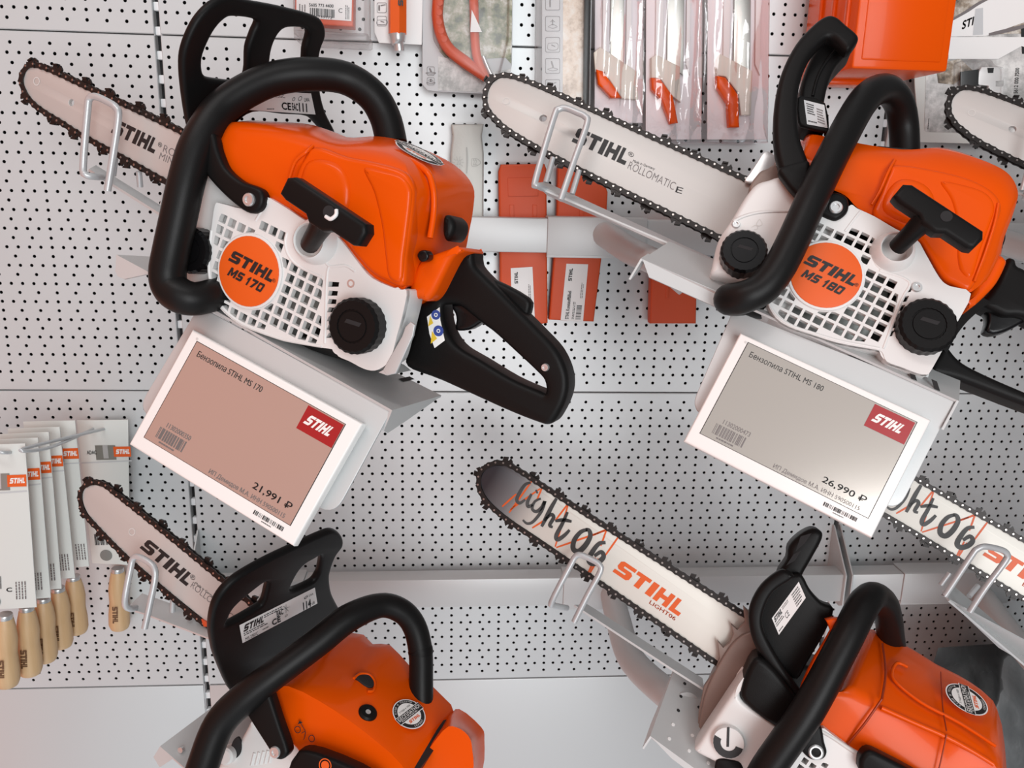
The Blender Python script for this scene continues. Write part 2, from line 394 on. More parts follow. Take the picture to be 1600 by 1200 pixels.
# ---- linking
def tag(o, label, cat, group=None):
    o['label'] = label; o['category'] = cat
    if group: o['group'] = group
    return o
def thing(name, M, label, cat, group=None):
    o = bpy.data.objects.new(name, None); C.objects.link(o); o.empty_display_size = 0.02
    o.matrix_world = M.copy() if isinstance(M, Matrix) else Matrix.Translation(M)
    o['_i'] = 0; del o['_i']
    return tag(o, label, cat, group)
def rootof(o):
    while o.parent: o = o.parent
    return o
def merge(items):
    bm = bmesh.new(); mats = []
    for me, m in items:
        if m not in mats: mats.append(m)
        n0 = len(bm.faces); bm.from_mesh(me); bm.faces.ensure_lookup_table(); k = mats.index(m)
        for i in range(n0, len(bm.faces)): bm.faces[i].material_index = k
        bpy.data.meshes.remove(me)
    out = bpy.data.meshes.new('m'); bm.to_mesh(out); bm.free()
    for m in mats: out.materials.append(m)
    return out
def part(name, items, parent=None, label=None):
    if not isinstance(items, list): items = [items]
    me = merge(items)
    o = bpy.data.objects.new(name, me); me.name = name; C.objects.link(o)
    if parent:
        me.transform(rootof(parent).matrix_world.inverted()); o.parent = parent
        if label: o['label'] = label
    return o
def solo(name, items, label, cat, group=None):
    o = part(name, items); c = sum((Vector(v) for v in o.bound_box), Vector())/8
    o.data.transform(Matrix.Translation(-c)); o.location = c
    return tag(o, label, cat, group)
def struct(name, items):
    o = part(name, items); o['kind'] = 'structure'; return o
def copy_tree(o, parent=None):
    c = o.copy(); C.objects.link(c)
    if parent: c.parent = parent
    for ch in list(o.children): copy_tree(ch, c)
    return c

# ================================================================== THE SETTING: perforated panels, slotted posts
PPER = 36*PR+PG
def rowz(p, k): return -(p*PPER+k*PR)
def perf_panel(u0, u1, p, k0=0, k1=36, hr=0.0024):
    x0, x1 = u0*A-0.0078, u1*A+0.0078
    zt, zb = rowz(p, 0)+PG/2-0.0008, rowz(p, 36)-PG/2+0.0008
    V, F = [], []
    def rect(a, b, c, d):
        k = len(V); V.extend([(a, 0, c), (b, 0, c), (b, 0, d), (a, 0, d)]); F.append((k, k+1, k+2, k+3))
    rect(x0, x1, rowz(p, 0)+PR/2, zt-0.001); rect(x0, x1, zb+0.001, rowz(p, 36)-PR/2)
    ca = [math.cos(math.pi/4*i) for i in range(8)]; sa = [math.sin(math.pi/4*i) for i in range(8)]
    for k in range(37):
        z = rowz(p, k); zl, zh = z-PR/2, z+PR/2
        step = 1.0 if k % 2 == 0 else 0.6
        n = int(round((u1-u0)/step)); xs = [(u0+i*step)*A for i in range(n+1)]
        for i, x in enumerate(xs):
            a = x0 if i == 0 else (xs[i-1]+x)/2; b = x1 if i == n else (xs[i+1]+x)/2
            q = len(V)
            V.extend([(b, 0, z), (b, 0, zh), (x, 0, zh), (a, 0, zh), (a, 0, z), (a, 0, zl), (x, 0, zl), (b, 0, zl)])
            V.extend([(x+hr*ca[j], 0, z+hr*sa[j]) for j in range(8)])
            V.extend([(x+hr*ca[j], 0.0014, z+hr*sa[j]) for j in range(8)])
            for j in range(8):
                e = (j+1) % 8
                F.append((q+j, q+e, q+8+e, q+8+j)); F.append((q+8+j, q+8+e, q+16+e, q+16+j))
    # folded rims
    for (a, b) in (((x0, zt-0.001, x1, zt-0.001), (x0, zt, x1, zt)), ((x0, zb+0.001, x1, zb+0.001), (x0, zb, x1, zb))):
        k = len(V); V.extend([(a[0], 0, a[1]), (a[2], 0, a[3]), (b[2], 0.0012, b[3]), (b[0], 0.0012, b[1]), (b[2], 0.014, b[3]), (b[0], 0.014, b[1])])
        F.append((k, k+1, k+2, k+3)); F.append((k+3, k+2, k+4, k+5))
    for xx, s in ((x0, -1), (x1, 1)):
        k = len(V); V.extend([(xx, 0, zb), (xx, 0, zt), (xx+s*0.0009, 0.0009, zt), (xx+s*0.0009, 0.0009, zb), (xx+s*0.0009, 0.014, zt), (xx+s*0.0009, 0.014, zb)])
        F.append((k, k+1, k+2, k+3)); F.append((k+3, k+2, k+4, k+5))
    me = bpy.data.meshes.new('m'); me.from_pydata(V, [], F); me.update()
    return me
for (a, b) in ((-31, -13), (-12, 27), (28, 46)):
    for p in (-1, 0, 1):
        struct('wall_back', [(perf_panel(a, b, p), WALL)])
    zt = rowz(2, 0)+PG/2-0.0008
    struct('wall_back', [(box(a*A-0.0078, b*A+0.0078, -0.0004, 0.014, zt-0.75, zt, 0.0012), WALL)])
struct('wall_back', [(box(-0.85, 1.2, 0.03, 0.034, -1.75, 0.56), GAPM)])
def post(x):
    it = [(box(x-0.010, x+0.010, 0.013, 0.030, -1.7, 0.55), GAPM), (box(x-0.0052, x-0.0040, 0.003, 0.013, -1.7, 0.55), POST), (box(x+0.0040, x+0.0052, 0.003, 0.013, -1.7, 0.55), POST)]
    z = 0.5
    while z > -1.6:
        it.append((box(x-0.0036, x+0.0036, 0.0035, 0.0125, z-0.0055, z+0.0055, 0.0012), POST)); z -= 0.030
    return it
PX = (-12.5*A, 27.5*A)
for i, x in enumerate(PX): struct('trim_%d' % (i+1), post(x))

# ================================================================== rails
RY = -0.055
def rail(x0, x1, zpx, label, group):
    z0, z1 = atY(*zpx[1], RY).z, atY(*zpx[0], RY).z
    r = thing('display_rail', Vector(((x0+x1)/2, RY, z0)), label, 'rail', group)
    part('rail_bar', [(box(x0+0.006, x1-0.006, RY, RY+0.032, z0, z1, 0.0016), STEEL)], r)
    for x, s in ((x0, 1), (x1, -1)):
        F = Frame((x+s*0.0065, 0, 0), (0, s, 0), (s, 0, 0))
        k = -s
        L = [(k*-0.002, z1+0.06), (k*0.004, z1+0.06), (k*0.061, z1+0.001), (k*0.061, z0-0.004), (k*0.05, z0-0.010), (k*-0.002, z0-0.012)]
        part('end_bracket', [(prism(F, [L], -0.0025, 0.0, 0.0005), STEEL)], r)
    return r, z0, z1
R1, r1z0, r1z1 = rail(PX[0], PX[1], ((785, 340), (785, 394)), 'grey steel rail across the wall behind the two upper orange saws', None)
R2, r2z0, r2z1 = rail(PX[0], PX[1], ((760, 905), (760, 948)), 'grey steel rail across the wall behind the two lower saws', None)
R3, _, _ = rail(PX[1], PX[1]+1.0, ((785, 340), (785, 394)), 'grey steel rail at the right edge, level with the upper saws', None)
R4, _, _ = rail(PX[1], PX[1]+1.0, ((760, 905), (760, 948)), 'grey steel rail right of the bent end bracket, under the far right bar', None)

# ================================================================== price tags and saw frames
HV = Vector((0.846, -0.397, -0.355)).normalized()
NV = Vector((-0.262, -0.885, 0.385)); NV = (NV-NV.dot(HV)*HV).normalized()
def sawframe(o, tilt, turn=0.0):
    W = (Matrix.Rotation(math.radians(tilt), 3, HV) @ NV)
    U = (Matrix.Rotation(math.radians(turn), 3, W) @ HV)
    return Frame(o, U, W)
def tilt_sign():
    W = Matrix.Rotation(math.radians(10), 3, HV) @ NV
    return 1 if W.z < NV.z else -1
TS = tilt_sign()
T1 = Frame((-0.104, -0.502, -0.375), HV, NV); T2 = Frame((0.390, -0.500, -0.373), HV, NV)
def price_tag(F, corners, scr, name, price, code, label):
    t = thing('price_tag', F.M, label, 'price tag', 'electronic price tags')
    part('casing', [(prism(F, [pl(F, corners, 0, sm=False)], -0.011, 0, 0.0022, 3), TAGW)], t)
    s = part('screen', [(prism(F, [pl(F, scr, 0, sm=False)], -0.002, 0.0004, 0.0), SCREEN), (prism(F, [pl(F, [(x+(x-sum(a for a, b in scr)/4)*0.008, y+(y-sum(b for a, b in scr)/4)*0.010) for x, y in scr], 0, sm=False)], -0.002, 0.0002), INK)], t)
    a, b, c, d = [F.p(x, y, 0.0007) for x, y in scr]      # TL TR BR BL
    def at(u, v): return a+(b-a)*u+(d-a)*v
    def Q(u0, v0, u1, v1): return at(u0, v1), at(u1, v1), at(u0, v0)     # A B C for a box u0..u1, v0(top)..v1(bottom)
    part('product_name', [(text(name, *Q(.038, .064, .485, .122)), INK)], s, 'black lettering on the screen')
    part('price_figures', [(text(price, *Q(.705, .828, .955, .900), bold=0.010), INK)], s, 'black price figures')
    part('barcode', [(barcode(*Q(.055, .84, .245, .945), n=22, seed=4), INKG), (text(code, *Q(.085, .775, .25, .82)), INKG), (lines(*Q(.09, .955, .21, .985), 1, 3), INKG)], s)
    part('seller_print', [(text('ИП Демидов М.А. ИНН 590500115', *Q(.44, .935, .945, .985)), INKG)], s)
    f = Q(.765, .015, .995, .235); o = F.W*0.0002
    g = part('logo_field', [(flatpoly([at(.765, .012), at(.995, .012), at(.995, .24), at(.765, .24)]), REDP)], s, 'red logo field')
    A_, B_, C_ = Q(.785, .075, .945, .17); sl = (b-a)*0.022
    part('logo_lettering', [(logo(A_+o, B_+o, C_+o+sl), WPRINT)], g, 'white slanted lettering')
    ta, tb, tc2, td = [F.p(x, y, 0.0004) for x, y in corners]
    def at2(u, v): return ta+(tb-ta)*u+(td-ta)*v
    part('casing_barcode', [(barcode(at2(.735, .962), at2(.905, .962), at2(.735, .93), n=26, seed=9), INK), (lines(at2(.79, .985), at2(.85, .985), at2(.79, .972), 1, 5), INK)], t)
    part('casing_dot', [(disc(F, *F.uv(corners[0][0]+8, corners[0][1]+15, 0), 0.0012, -0.001, 0.0003), GREYP)], t)
    return t
TC1 = [(300, 514.5), (566.6, 661.8), (458, 853.6), (201, 694)]; TC2 = [(1157, 519.7), (1455.5, 656.4), (1362.4, 840.6), (1068.2, 689.4)]
price_tag(T1, TC1, [(308.2, 533.9), (539.5, 662.9), (453.5, 820.6), (225.7, 683.3)], 'Бензопила STIHL MS 170', '21,991 ₽', '11302000350', 'white framed electronic price tag reading 21,991 under the upper left saw')
price_tag(T2, TC2, [(1169.3, 535.6), (1432.4, 659.6), (1356.1, 809.2), (1094.1, 677)], 'Бензопила STIHL MS 180', '26,990 ₽', '11302000473', 'white framed electronic price tag reading 26,990 under the upper right saw')

# saw frames: W faces the shopper, U runs from bar tip to rear handle
def through(px, py, pb, Wf, dist):
    d = ray(px, py); t = ((pb+Wf*dist)-CAM).dot(Wf)/d.dot(Wf); return CAM+d*t
Fa = sawframe((0, 0, 0), 17*TS)
F1 = Frame(through(391, 424, T1.p(460, 560, -0.012), Fa.W, 0.000), Fa.U, Fa.W)
Fa = sawframe((0, 0, 0), -3*TS, -2.0)
F2 = Frame(through(1290, 431, T2.p(1308, 545, -0.012), Fa.W, 0.006), Fa.U, Fa.W)
Fa = sawframe((0, 0, 0), 6*TS, -5.5)
F3 = Frame(atY(470, 1160, -0.475), Fa.U, Fa.W)
F4 = Frame(atY(1300, 1170, -0.50), Fa.U, Fa.W)

# ================================================================== brackets (saw stands)
def bracket(Fp, M, label, plate, top, flange, arm, arm_low, loop, loopw, posts, tubep, tubr, sleeve, rz, extra=None, group='saw display stands'):
    b = thing('saw_stand', M, label, 'display stand', group)
    if plate: part('front_plate', [(prism(Fp, [plate], -0.0165, -0.0140, 0.0008), STEEL)], b)
    part('support_plate', [(quadbox(top, 0.0022), STEEL)], b)
    for fl in flange: part('flange', [(quadbox(fl, 0.002), STEEL)], b)
    if arm: part('bar_arm', [(quadbox(arm, 0.0025), STEEL)] + ([(quadbox(arm_low, 0.002), STEEL)] if arm_low else []), b)
    if loop: part('wire_loop', [(tube(loop, loopw, 10, 5), WIRE)], b)
    for q in posts: part('prong', [(tube(q, loopw*0.9, 8, 2), WIRE)], b)
    if tubep: part('stand_tube', [(tube(tubep, tubr, 18, 6), STEEL)], b)
    if sleeve:
        x0, x1 = sleeve; z0, z1 = rz
        part('rail_sleeve', [(box(x0, x1, RY-0.0035, RY-0.0005, z0-0.003, z1+0.002, 0.001), STEEL), (box(x0, x1, RY-0.002, RY+0.034, z1+0.0005, z1+0.0025, 0.0006), STEEL), (box(x0, x1, RY-0.0025, RY+0.004, z0-0.006, z0-0.0005, 0.0006), STEEL)], b)
    if extra: extra(b)
    return b
BARW = -0.085      # guide bar lies this far behind the starter face
def pts(F, L): return [F.p(x, y, w_) for x, y, w_ in L]
# upper left
PL1 = [T1.uv(x, y, -0.014) for x, y in [(262, 462), (612, 641)]]
def roundc(L, r, idx, n=5):
    out = []
    for i, p in enumerate(L):
        if i in idx:
            p = Vector(p); a = (Vector(L[i-1])-p); c = (Vector(L[(i+1) % len(L)])-p); a = p+a.normalized()*r; c = p+c.normalized()*r
            for k in range(n+1):
                t = k/n; out.append(tuple((1-t)**2*a+2*t*(1-t)*p+t*t*c))
        else: out.append(tuple(p))
    return out
plate1 = roundc([T1.uv(x, y, -0.014) for x, y in [(311, 478), (611, 642), (522, 806), (214, 640)]], 0.016, (2, 3))
e0, e1 = T1.p(182, 398, -0.012), T1.p(613, 641, -0.012)
bk = -F1.W*0.105
e0b, e1b = e0+bk*0.62, e1+bk
dn = -F1.V
flR = [e1, e1b, e1b+dn*0.001, e1+bk*0.40+dn*0.017, e1+bk*0.10+dn*0.024, e1+dn*0.020]
fl0 = T1.p(236, 427, -0.012)
flL = [e0, fl0, T1.p(194, 436, -0.012), T1.p(184, 432, -0.012), T1.p(180, 424, -0.012)]
wB = BARW
def ex1(b):
    part('saw_stop', [(prism(F1, [pl(F1, [(598, 578), (604, 586), (618, 584), (645, 525), (648, 508), (641, 503), (633, 511), (628, 525)], .001, sm=False)], -.0025, .001, .0008), STEEL), (prism(F1, [pl(F1, [(590, 582), (604, 587), (618, 584), (606, 574)], .001, sm=False)], -.03, .0005, .0008), STEEL)], b)
    N = (e1-e0).cross(bk).normalized(); N = N if N.dot(F1.V) > 0 else -N
    FS = Frame(e0+N*0.0004, e1-e0, N)
    for (a, c) in (((622, 592), (640, 588)), ((560, 568), (575, 563))):
        q = FS.uv(*a, 0), FS.uv(*c, 0)
        part('slot', [(flatpoly([FS.g(q[0][0], q[0][1], 0), FS.g(q[0][0]+0.006, q[0][1], 0), FS.g(q[1][0]+0.006, q[1][1], 0), FS.g(q[1][0], q[1][1], 0)]), GAPM)], b)
B1 = bracket(T1, F1.M, 'grey steel saw stand under the upper left saw', plate1, [e0, e1, e1b, e0b], [flR, flL],
    pts(F1, [(139, 264, wB), (150, 258, wB-.03), (300, 322, wB-.03), (300, 348, wB), (200, 302, wB)]), None,
    pts(F1, [(168, 298, wB+.03), (177, 240, wB+.03), (185, 182, wB+.03), (181, 168, wB+.03), (170, 160, wB+.03), (150, 151, wB+.03), (140, 154, wB+.03), (137, 170, wB+.03), (130, 258, wB+.03), (134, 273, wB+.03), (150, 276, wB+.02), (162, 277, wB-.01)]), 0.0036,
    [pts(F1, [(180, 246, wB-.008), (177, 274, wB-.012)]), pts(F1, [(217, 268, wB-.008), (219, 292, wB-.012)])],
    [atY(330, 367, RY), atY(335, 385, RY-0.12), (e0+e1)/2+bk*0.7-F1.V*0.01], 0.014, (atY(270, 367, RY).x, atY(390, 367, RY).x), (r1z0, r1z1), ex1)
# upper right
plate2 = roundc([T2.uv(x, y, -0.014) for x, y in [(1146, 484), (1494, 622), (1403, 800), (1078, 640)]], 0.016, (2, 3))
g0, g1 = T2.p(1004, 405, -0.010), T2.p(1495, 625, -0.012)
bk2 = atY(1046, 377, g0.y+0.072)-g0
top2 = [g0, g1, g1+bk2, g0+bk2]
def ex2(b):
    N = (g1-g0).cross(bk2).normalized(); N = N if N.dot(F2.V) > 0 else -N
    part('saw_stop', [(prism(F2, [pl(F2, [(1375, 560), (1384, 564), (1450, 590), (1452, 584), (1380, 548)], -0.014, sm=False)], -0.018, -0.014), STEEL)], b)
    for (x, y) in ((1424, 588), (1460, 604)):
        q = T2.p(x, y, -0.0136); s = T2.U*0.008
        part('slot', [(flatpoly([T2.p(x-5, y-12, -0.0137), T2.p(x+4, y-8, -0.0137), T2.p(x+9, y+7, -0.0137), T2.p(x, y+4, -0.0137)]), GAPM)], b)
B2 = bracket(T2, F2.M, 'grey steel saw stand under the upper right saw', plate2, top2,
    [[g0, T2.p(1146, 466, -0.012), T2.p(1146, 492, -0.012), T2.p(1014, 433, -0.010)], [g0, g0+bk2*.25, g0+bk2*0.18-F2.V*0.016, g0+bk2*.05-F2.V*0.024, g0-F2.V*0.024], [g1, g1+bk2, g1+bk2-F2.V*0.008, g1+bk2*0.3-F2.V*0.03, g1-F2.V*0.03]],
    pts(F2, [(836, 286, wB+.012), (852, 284, wB-.018), (1120, 402, wB-.018), (1100, 408, wB+.012)]),
    [F2.p(846, 297, wB+.012), F2.p(1052, 385, wB+.012), F2.p(1020, 397, wB+.0), F2.p(856, 306, wB+.0)],
    pts(F2, [(876, 313, wB+.03), (896, 254, wB+.03), (917, 194, wB+.03), (914, 182, wB+.03), (902, 176, wB+.03), (884, 169, wB+.03), (873, 171, wB+.03), (866, 182, wB+.03), (837, 280, wB+.03), (840, 290, wB+.028), (856, 297, wB+.0)]), 0.0036,
    [pts(F2, [(864, 246, wB+.004), (853, 285, wB+.0)]), pts(F2, [(905, 266, wB+.004), (894, 303, wB+.0)])],
    [atY(945, 366, RY), atY(985, 392, RY-0.10), g0+bk2*.75+F2.U*.012-F2.V*.020, g0+bk2*.55+F2.U*.045-F2.V*.022], [.0175, .0170, .013, .011], (atY(855, 367, RY).x, atY(1010, 367, RY).x), (r1z0, r1z1), ex2)
# lower left
h0 = F3.p(250, 1166, -0.02); h1 = h0+F3.U*0.33
bk3 = (F3.p(362, 1082, -0.115)-h0)
B3 = bracket(F3, F3.M, 'grey steel saw stand under the lower left saw', None, [h0, h1, h1+bk3, h0+bk3],
    [[h0, h0+F3.U*0.02, h0+F3.U*0.012-F3.V*0.018, h0-F3.V*0.014]],
    pts(F3, [(198, 950, wB+.005), (222, 927, wB-.02), (345, 985, wB-.02), (345, 1022, wB+.005), (225, 958, wB+.005)]), None,
    pts(F3, [(226, 982, wB+.03), (234, 945, wB+.03), (242, 905, wB+.03), (241, 888, wB+.03), (232, 878, wB+.03), (216, 870, wB+.03), (208, 873, wB+.03), (204, 888, wB+.03), (195, 940, wB+.03), (203, 951, wB+.02), (212, 950, wB+.0)]), 0.0036,
    [pts(F3, [(271, 928, wB-.004), (269, 956, wB-.008)])],
    [atY(430, 926, RY), atY(400, 990, RY-0.12), h0+bk3*0.8+F3.U*0.09-F3.V*0.012], 0.0165, (atY(380, 926, RY).x, atY(475, 926, RY).x), (r2z0, r2z1))
part('rivet_head', [(disc(F3.back(0), *F3.uv(284, 1171, -0.03), 0.003, -0.031, -0.027), CHROME)], B3)
# lower right
k0 = F4.p(1016, 1150, -0.02); k1 = k0+F4.U*0.34
bk4 = (F4.p(1054, 1044, -0.115)-k0)
def ex4(b):
    N = (k1-k0).cross(bk4).normalized(); N = N if N.dot(CAM-k0) > 0 else -N
    FS = Frame(k0+N*0.0004, k1-k0, N)
    for x, y in ((1070, 1068), (1064, 1088), (1052, 1132), (1046, 1154), (1082, 1149), (1077, 1173), (1107, 1192), (1060, 1110), (1092, 1105)):
        part('punched_hole', [(disc(FS, *FS.uv(x, y, 0), 0.0019, -0.001, 0.0003, seg=12), GAPM if y < 1112 else CARDW)], b)
B4 = bracket(F4, F4.M, 'grey steel saw stand under the lower right saw', None, [k0, k1, k1+bk4, k0+bk4],
    [[k0, k0+bk4, k0+bk4-F4.V*0.004, k0+bk4*0.35-F4.V*0.018, k0-F4.V*0.016], [k0, k1, k1-F4.V*0.01, k0+F4.U*0.03-F4.V*0.006]],
    pts(F4, [(898, 945, wB+.005), (918, 944, wB-.02), (1060, 1012, wB-.02), (1110, 1040, wB-.02), (1112, 1058, wB+.005), (1051, 1045, wB+.005)]), None,
    pts(F4, [(897, 972, wB+.03), (918, 930, wB+.03), (938, 893, wB+.03), (936, 882, wB+.03), (926, 875, wB+.03), (907, 867, wB+.03), (899, 870, wB+.03), (892, 882, wB+.03), (863, 938, wB+.03), (866, 946, wB+.02), (886, 950, wB+.0)]), 0.0036,
    [], [atY(957, 926, RY), atY(965, 965, RY-0.05), atY(990, 1035, RY-0.16), k0+bk4*0.75+F4.U*0.03-F4.V*0.012], 0.0185, (atY(880, 926, RY).x, atY(1000, 926, RY).x), (r2z0, r2z1), ex4)

# ================================================================== saw building blocks
def seglen(P): return sum((P[i+1]-P[i]).length for i in range(len(P)-1))
def chain(F, outline, w, start, off=0.0014, pitch=0.0092):
    """chain running over the open outline (u,v points), rollers and cutters on its outside"""
    P = [Vector(q) for q in cr(outline, 10, False)]
    d = [0.0]
    for i in range(1, len(P)): d.append(d[-1]+(P[i]-P[i-1]).length)
    def at(s):
        i = 1
        while i < len(d)-1 and d[i] < s: i += 1
        t = (s-d[i-1])/max(d[i]-d[i-1], 1e-9); return P[i-1].lerp(P[i], t), (P[min(i+1, len(P)-1)]-P[max(i-2, 0)]).normalized()
    N = int(d[-1]/pitch); VS, FS, MI = [], [], []
    def extr(poly, o, t, n, w0, w1, mi):
        k = len(VS); m = len(poly)
        for ww in (w0, w1):
            for a, b in poly:
                q = o+t*a+n*b; VS.append(F.g(q.x, q.y, ww))
        FS.append(tuple(range(k, k+m))[::-1]); FS.append(tuple(range(k+m, k+2*m)))
        for i in range(m): FS.append((k+i, k+(i+1) % m, k+m+(i+1) % m, k+m+i))
        MI.extend([mi]*(m+2))
    oct_ = [(math.cos(math.pi/4*i+.39), math.sin(math.pi/4*i+.39)) for i in range(8)]
    for i in range(N):
        o, t = at((i+0.5)*pitch); n = Vector((t.y, -t.x))
        o = o+n*off
        h = pitch*0.60
        strap = [(-h, 0), (-h*.85, -.0038), (-h*.2, -.0030), (h*.2, -.0030), (h*.85, -.0038), (h, 0), (h*.85, .0034), (h*.2, .0026), (-h*.2, .0026), (-h*.85, .0034)]
        lay = 0.0008*(i % 2)
        extr(strap, o, t, n, w+.0012+lay, w+.0030+lay, 0); extr(strap, o, t, n, w-.0030, w-.0012, 0)
        extr([(-h*.7, -.006), (h*.7, -.006), (h*.8, .002), (-h*.8, .002)], o, t, n, w-.0008, w+.0008, 0)
        for sx in (-.5,):
            extr([(sx*pitch+.0012*a, .0012*b) for a, b in oct_], o, t, n, w-.0034, w+.0045, 1)
        if i % 4 == 1:
            sd = 1 if (i//4) % 2 else -1
            extr([(-h*.9, .001), (-h*.95, .0050), (-h*.3, .0082), (-h*.1, .0052), (h*.2, .0042), (h*.28, .0086), (h*1.35, .0066), (h*1.3, .001)], o, t, n, w+sd*.0010, w+sd*.0032, 0)
            extr([(h*.28, .0066), (h*.28, .0088), (h*1.35, .0068), (h*1.3, .0052)], o, t, n, w+min(0, sd*.0045), w+max(0, sd*.0045), 0)
    me = bpy.data.meshes.new('m'); me.from_pydata([tuple(v) for v in VS], [], FS); me.update()
    a = merge_idx(me, MI); return a
def merge_idx(me, MI):
    dm = me.copy(); b1 = bmesh.new(); b1.from_mesh(me); b1.faces.ensure_lookup_table()
    bmesh.ops.delete(b1, geom=[f for f in b1.faces if MI[f.index] == 1], context='FACES'); b1.to_mesh(me); b1.free()
    b2 = bmesh.new(); b2.from_mesh(dm); b2.faces.ensure_lookup_table()
    bmesh.ops.delete(b2, geom=[f for f in b2.faces if MI[f.index] == 0], context='FACES'); b2.to_mesh(dm); b2.free()
    return [(me, CHAIN), (dm, RIVET)]
def cap(F, root, px, py, w, rad, name, slot=True):
    u, v = F.uv(px, py, w)
    it = [(lathe(F, u, v, [(rad*.92, w-.012), (rad, w-.010), (rad, w+.009), (rad*.9, w+.012), (rad*.60, w+.012), (rad*.585, w+.0108), (rad*.55, w+.0108), (rad*.535, w+.0118), (rad*.05, w+.0118)], 96, 0.022), BLACKG if name != 'fuel_cap' else BLACK)]
    o = part(name, it, root)
    if slot: part('cap_slot', [(prism(F, [[(u-rad*.34, v+rad*.0), (u+rad*.26, v+rad*.10), (u+rad*.30, v+rad*.26), (u-rad*.30, v+rad*.16)]], w+.0112, w+.0120, .0001), GAPM)], o)
    return o
def grille_holes(F, G, w, pitch, hole, badge, br, off=(0, 0)):
    """square openings of the fan grille, cut back at the outline G and at the badge"""
    N = len(G); holes = []
    def inside(p):
        c = False; j = N-1
        for i in range(N):
            if ((G[i][1] > p[1]) != (G[j][1] > p[1])) and p[0] < (G[j][0]-G[i][0])*(p[1]-G[i][1])/(G[j][1]-G[i][1])+G[i][0]: c = not c
            j = i
        return c
    def near(p):
        best = None; p = Vector(p)
        for i in range(N):
            a = Vector(G[i-1]); b = Vector(G[i]); t = max(0, min(1, (p-a).dot(b-a)/max((b-a).length_squared, 1e-12))); q = a+(b-a)*t
            if best is None or (q-p).length < (best-p).length: best = q
        return tuple(best)
    us = [g[0] for g in G]; vs = [g[1] for g in G]
    nu = int((max(us)-min(us))/pitch)+2; nv = int((max(vs)-min(vs))/pitch)+2
    B = Vector(badge)
    for i in range(-1, nu):
        for j in range(-1, nv):
            c = (min(us)+off[0]+i*pitch, min(vs)+off[1]+j*pitch); h = hole/2
            if not inside(c) or (Vector(c)-B).length < br-0.001: continue
            q = []
            for a, b in ((-h, -h), (0, -h), (h, -h), (h, 0), (h, h), (0, h), (-h, h), (-h, 0)):
                p = (c[0]+a, c[1]+b)
                if not inside(p): p = near(p)
                d = Vector(p)-B
                if d.length < br: p = tuple(B+d.normalized()*br)
                q.append(p)
            if abs(sarea(q)) < 0.30*hole*hole: continue
            m = Vector((sum(p[0] for p in q)/8, sum(p[1] for p in q)/8)); z = []
            for p in q:
                p = m+(Vector(p)-m)*0.95
                if not z or (p-z[-1]).length > hole*0.04: z.append(p)
            if (z[0]-z[-1]).length < hole*0.04: z.pop()
            holes.append([tuple(p) for p in z])
    return holes
def badge_part(F, root, px, py, rad, l1, l2, w=0.0):
    u, v = F.uv(px, py, w)
    b = part('badge', [(disc(F, u, v, rad*1.075, w-.004, w+.0022, .0008), WHITEP), (disc(F, u, v, rad, w, w+.0030, .0004), ORANGEF)], root, 'round orange badge')
    k = rad; ww = w+.0034
    def P(a, b2): return F.g(u+a*k, v+b2*k, ww)
    part('badge_lettering', [(logo(P(-.74, .02), P(.80, .02), P(-.66, .36)), INK), (text('®', P(.82, .06), P(.93, .06), P(.82, .17)), INK)], b, 'black slanted lettering')
    part('model_number', [(blocks(l2, P(-.62, -.38), P(.60, -.38), P(-.55, -.11)), INK)], b, 'black model number')
    return b
def t_handle(F, root, a, b, s0, s1, w, half=0.0100, sw=0.0085, rope=False):
    """starter grip: bar from photo point a to b, stem from s0 to s1"""
    A_, B_ = Vector(F.l(*a, w)), Vector(F.l(*b, w)); t = (B_-A_).normalized(); n = Vector((-t.y, t.x, 0))
    h = half; L = (B_-A_).length
    def q(x, y): z = A_+t*x+n*y; return (z.x, z.y)
    ol = [q(-h*.2, -h*.8), q(h*.5, -h), q(L*.33, -h*1.0), q(L*.40, -h*1.45), q(L*.58, -h*1.45), q(L*.66, -h*1.0), q(L-h*.5, -h), q(L, -h*.75), q(L+h*.1, h*.4), q(L-h*.3, h), q(h*.4, h), q(-h*.2, h*.6)]
    it = [(prism(F, [ol], w-.008, w+.009, .004, 3), BLACK)]
    it.append((tube([F.p(*s0, w), F.p((s0[0]+s1[0])/2, (s0[1]+s1[1])/2, w-.012), F.p(*s1, w-.030)], [sw*1.25, sw, sw*0.92], 16, 4), BLACK))
    o = part('starter_grip', it, root)
    c = q(L*.56, h*.2)
    part('grip_hole', [(disc(F, c[0], c[1], h*.50, w+.0086, w+.0094, seg=20), GAPM)], o)
    if rope: part('starter_cord', [(tube([F.g(c[0]-h*.1, c[1]-h*.42, w+.009), F.g(c[0]+h*.45, c[1]-h*.40, w+.0105), F.g(c[0]+h*.75, c[1]+h*.05, w+.0105), F.g(c[0]+h*.55, c[1]+h*.4, w+.009)], .0016, 8, 4), CARDW)], o)
    return o
def screw(F, root, px, py, w, r, name='screw'):
    u, v = F.uv(px, py, w)
    return part(name, [(lathe(F, u, v, [(r, w-.003), (r, w+.0010), (r*.85, w+.0022), (r*.5, w+.0022), (r*.45, w+.0008), (r*.05, w+.0008)], 20), CHROME)], root)
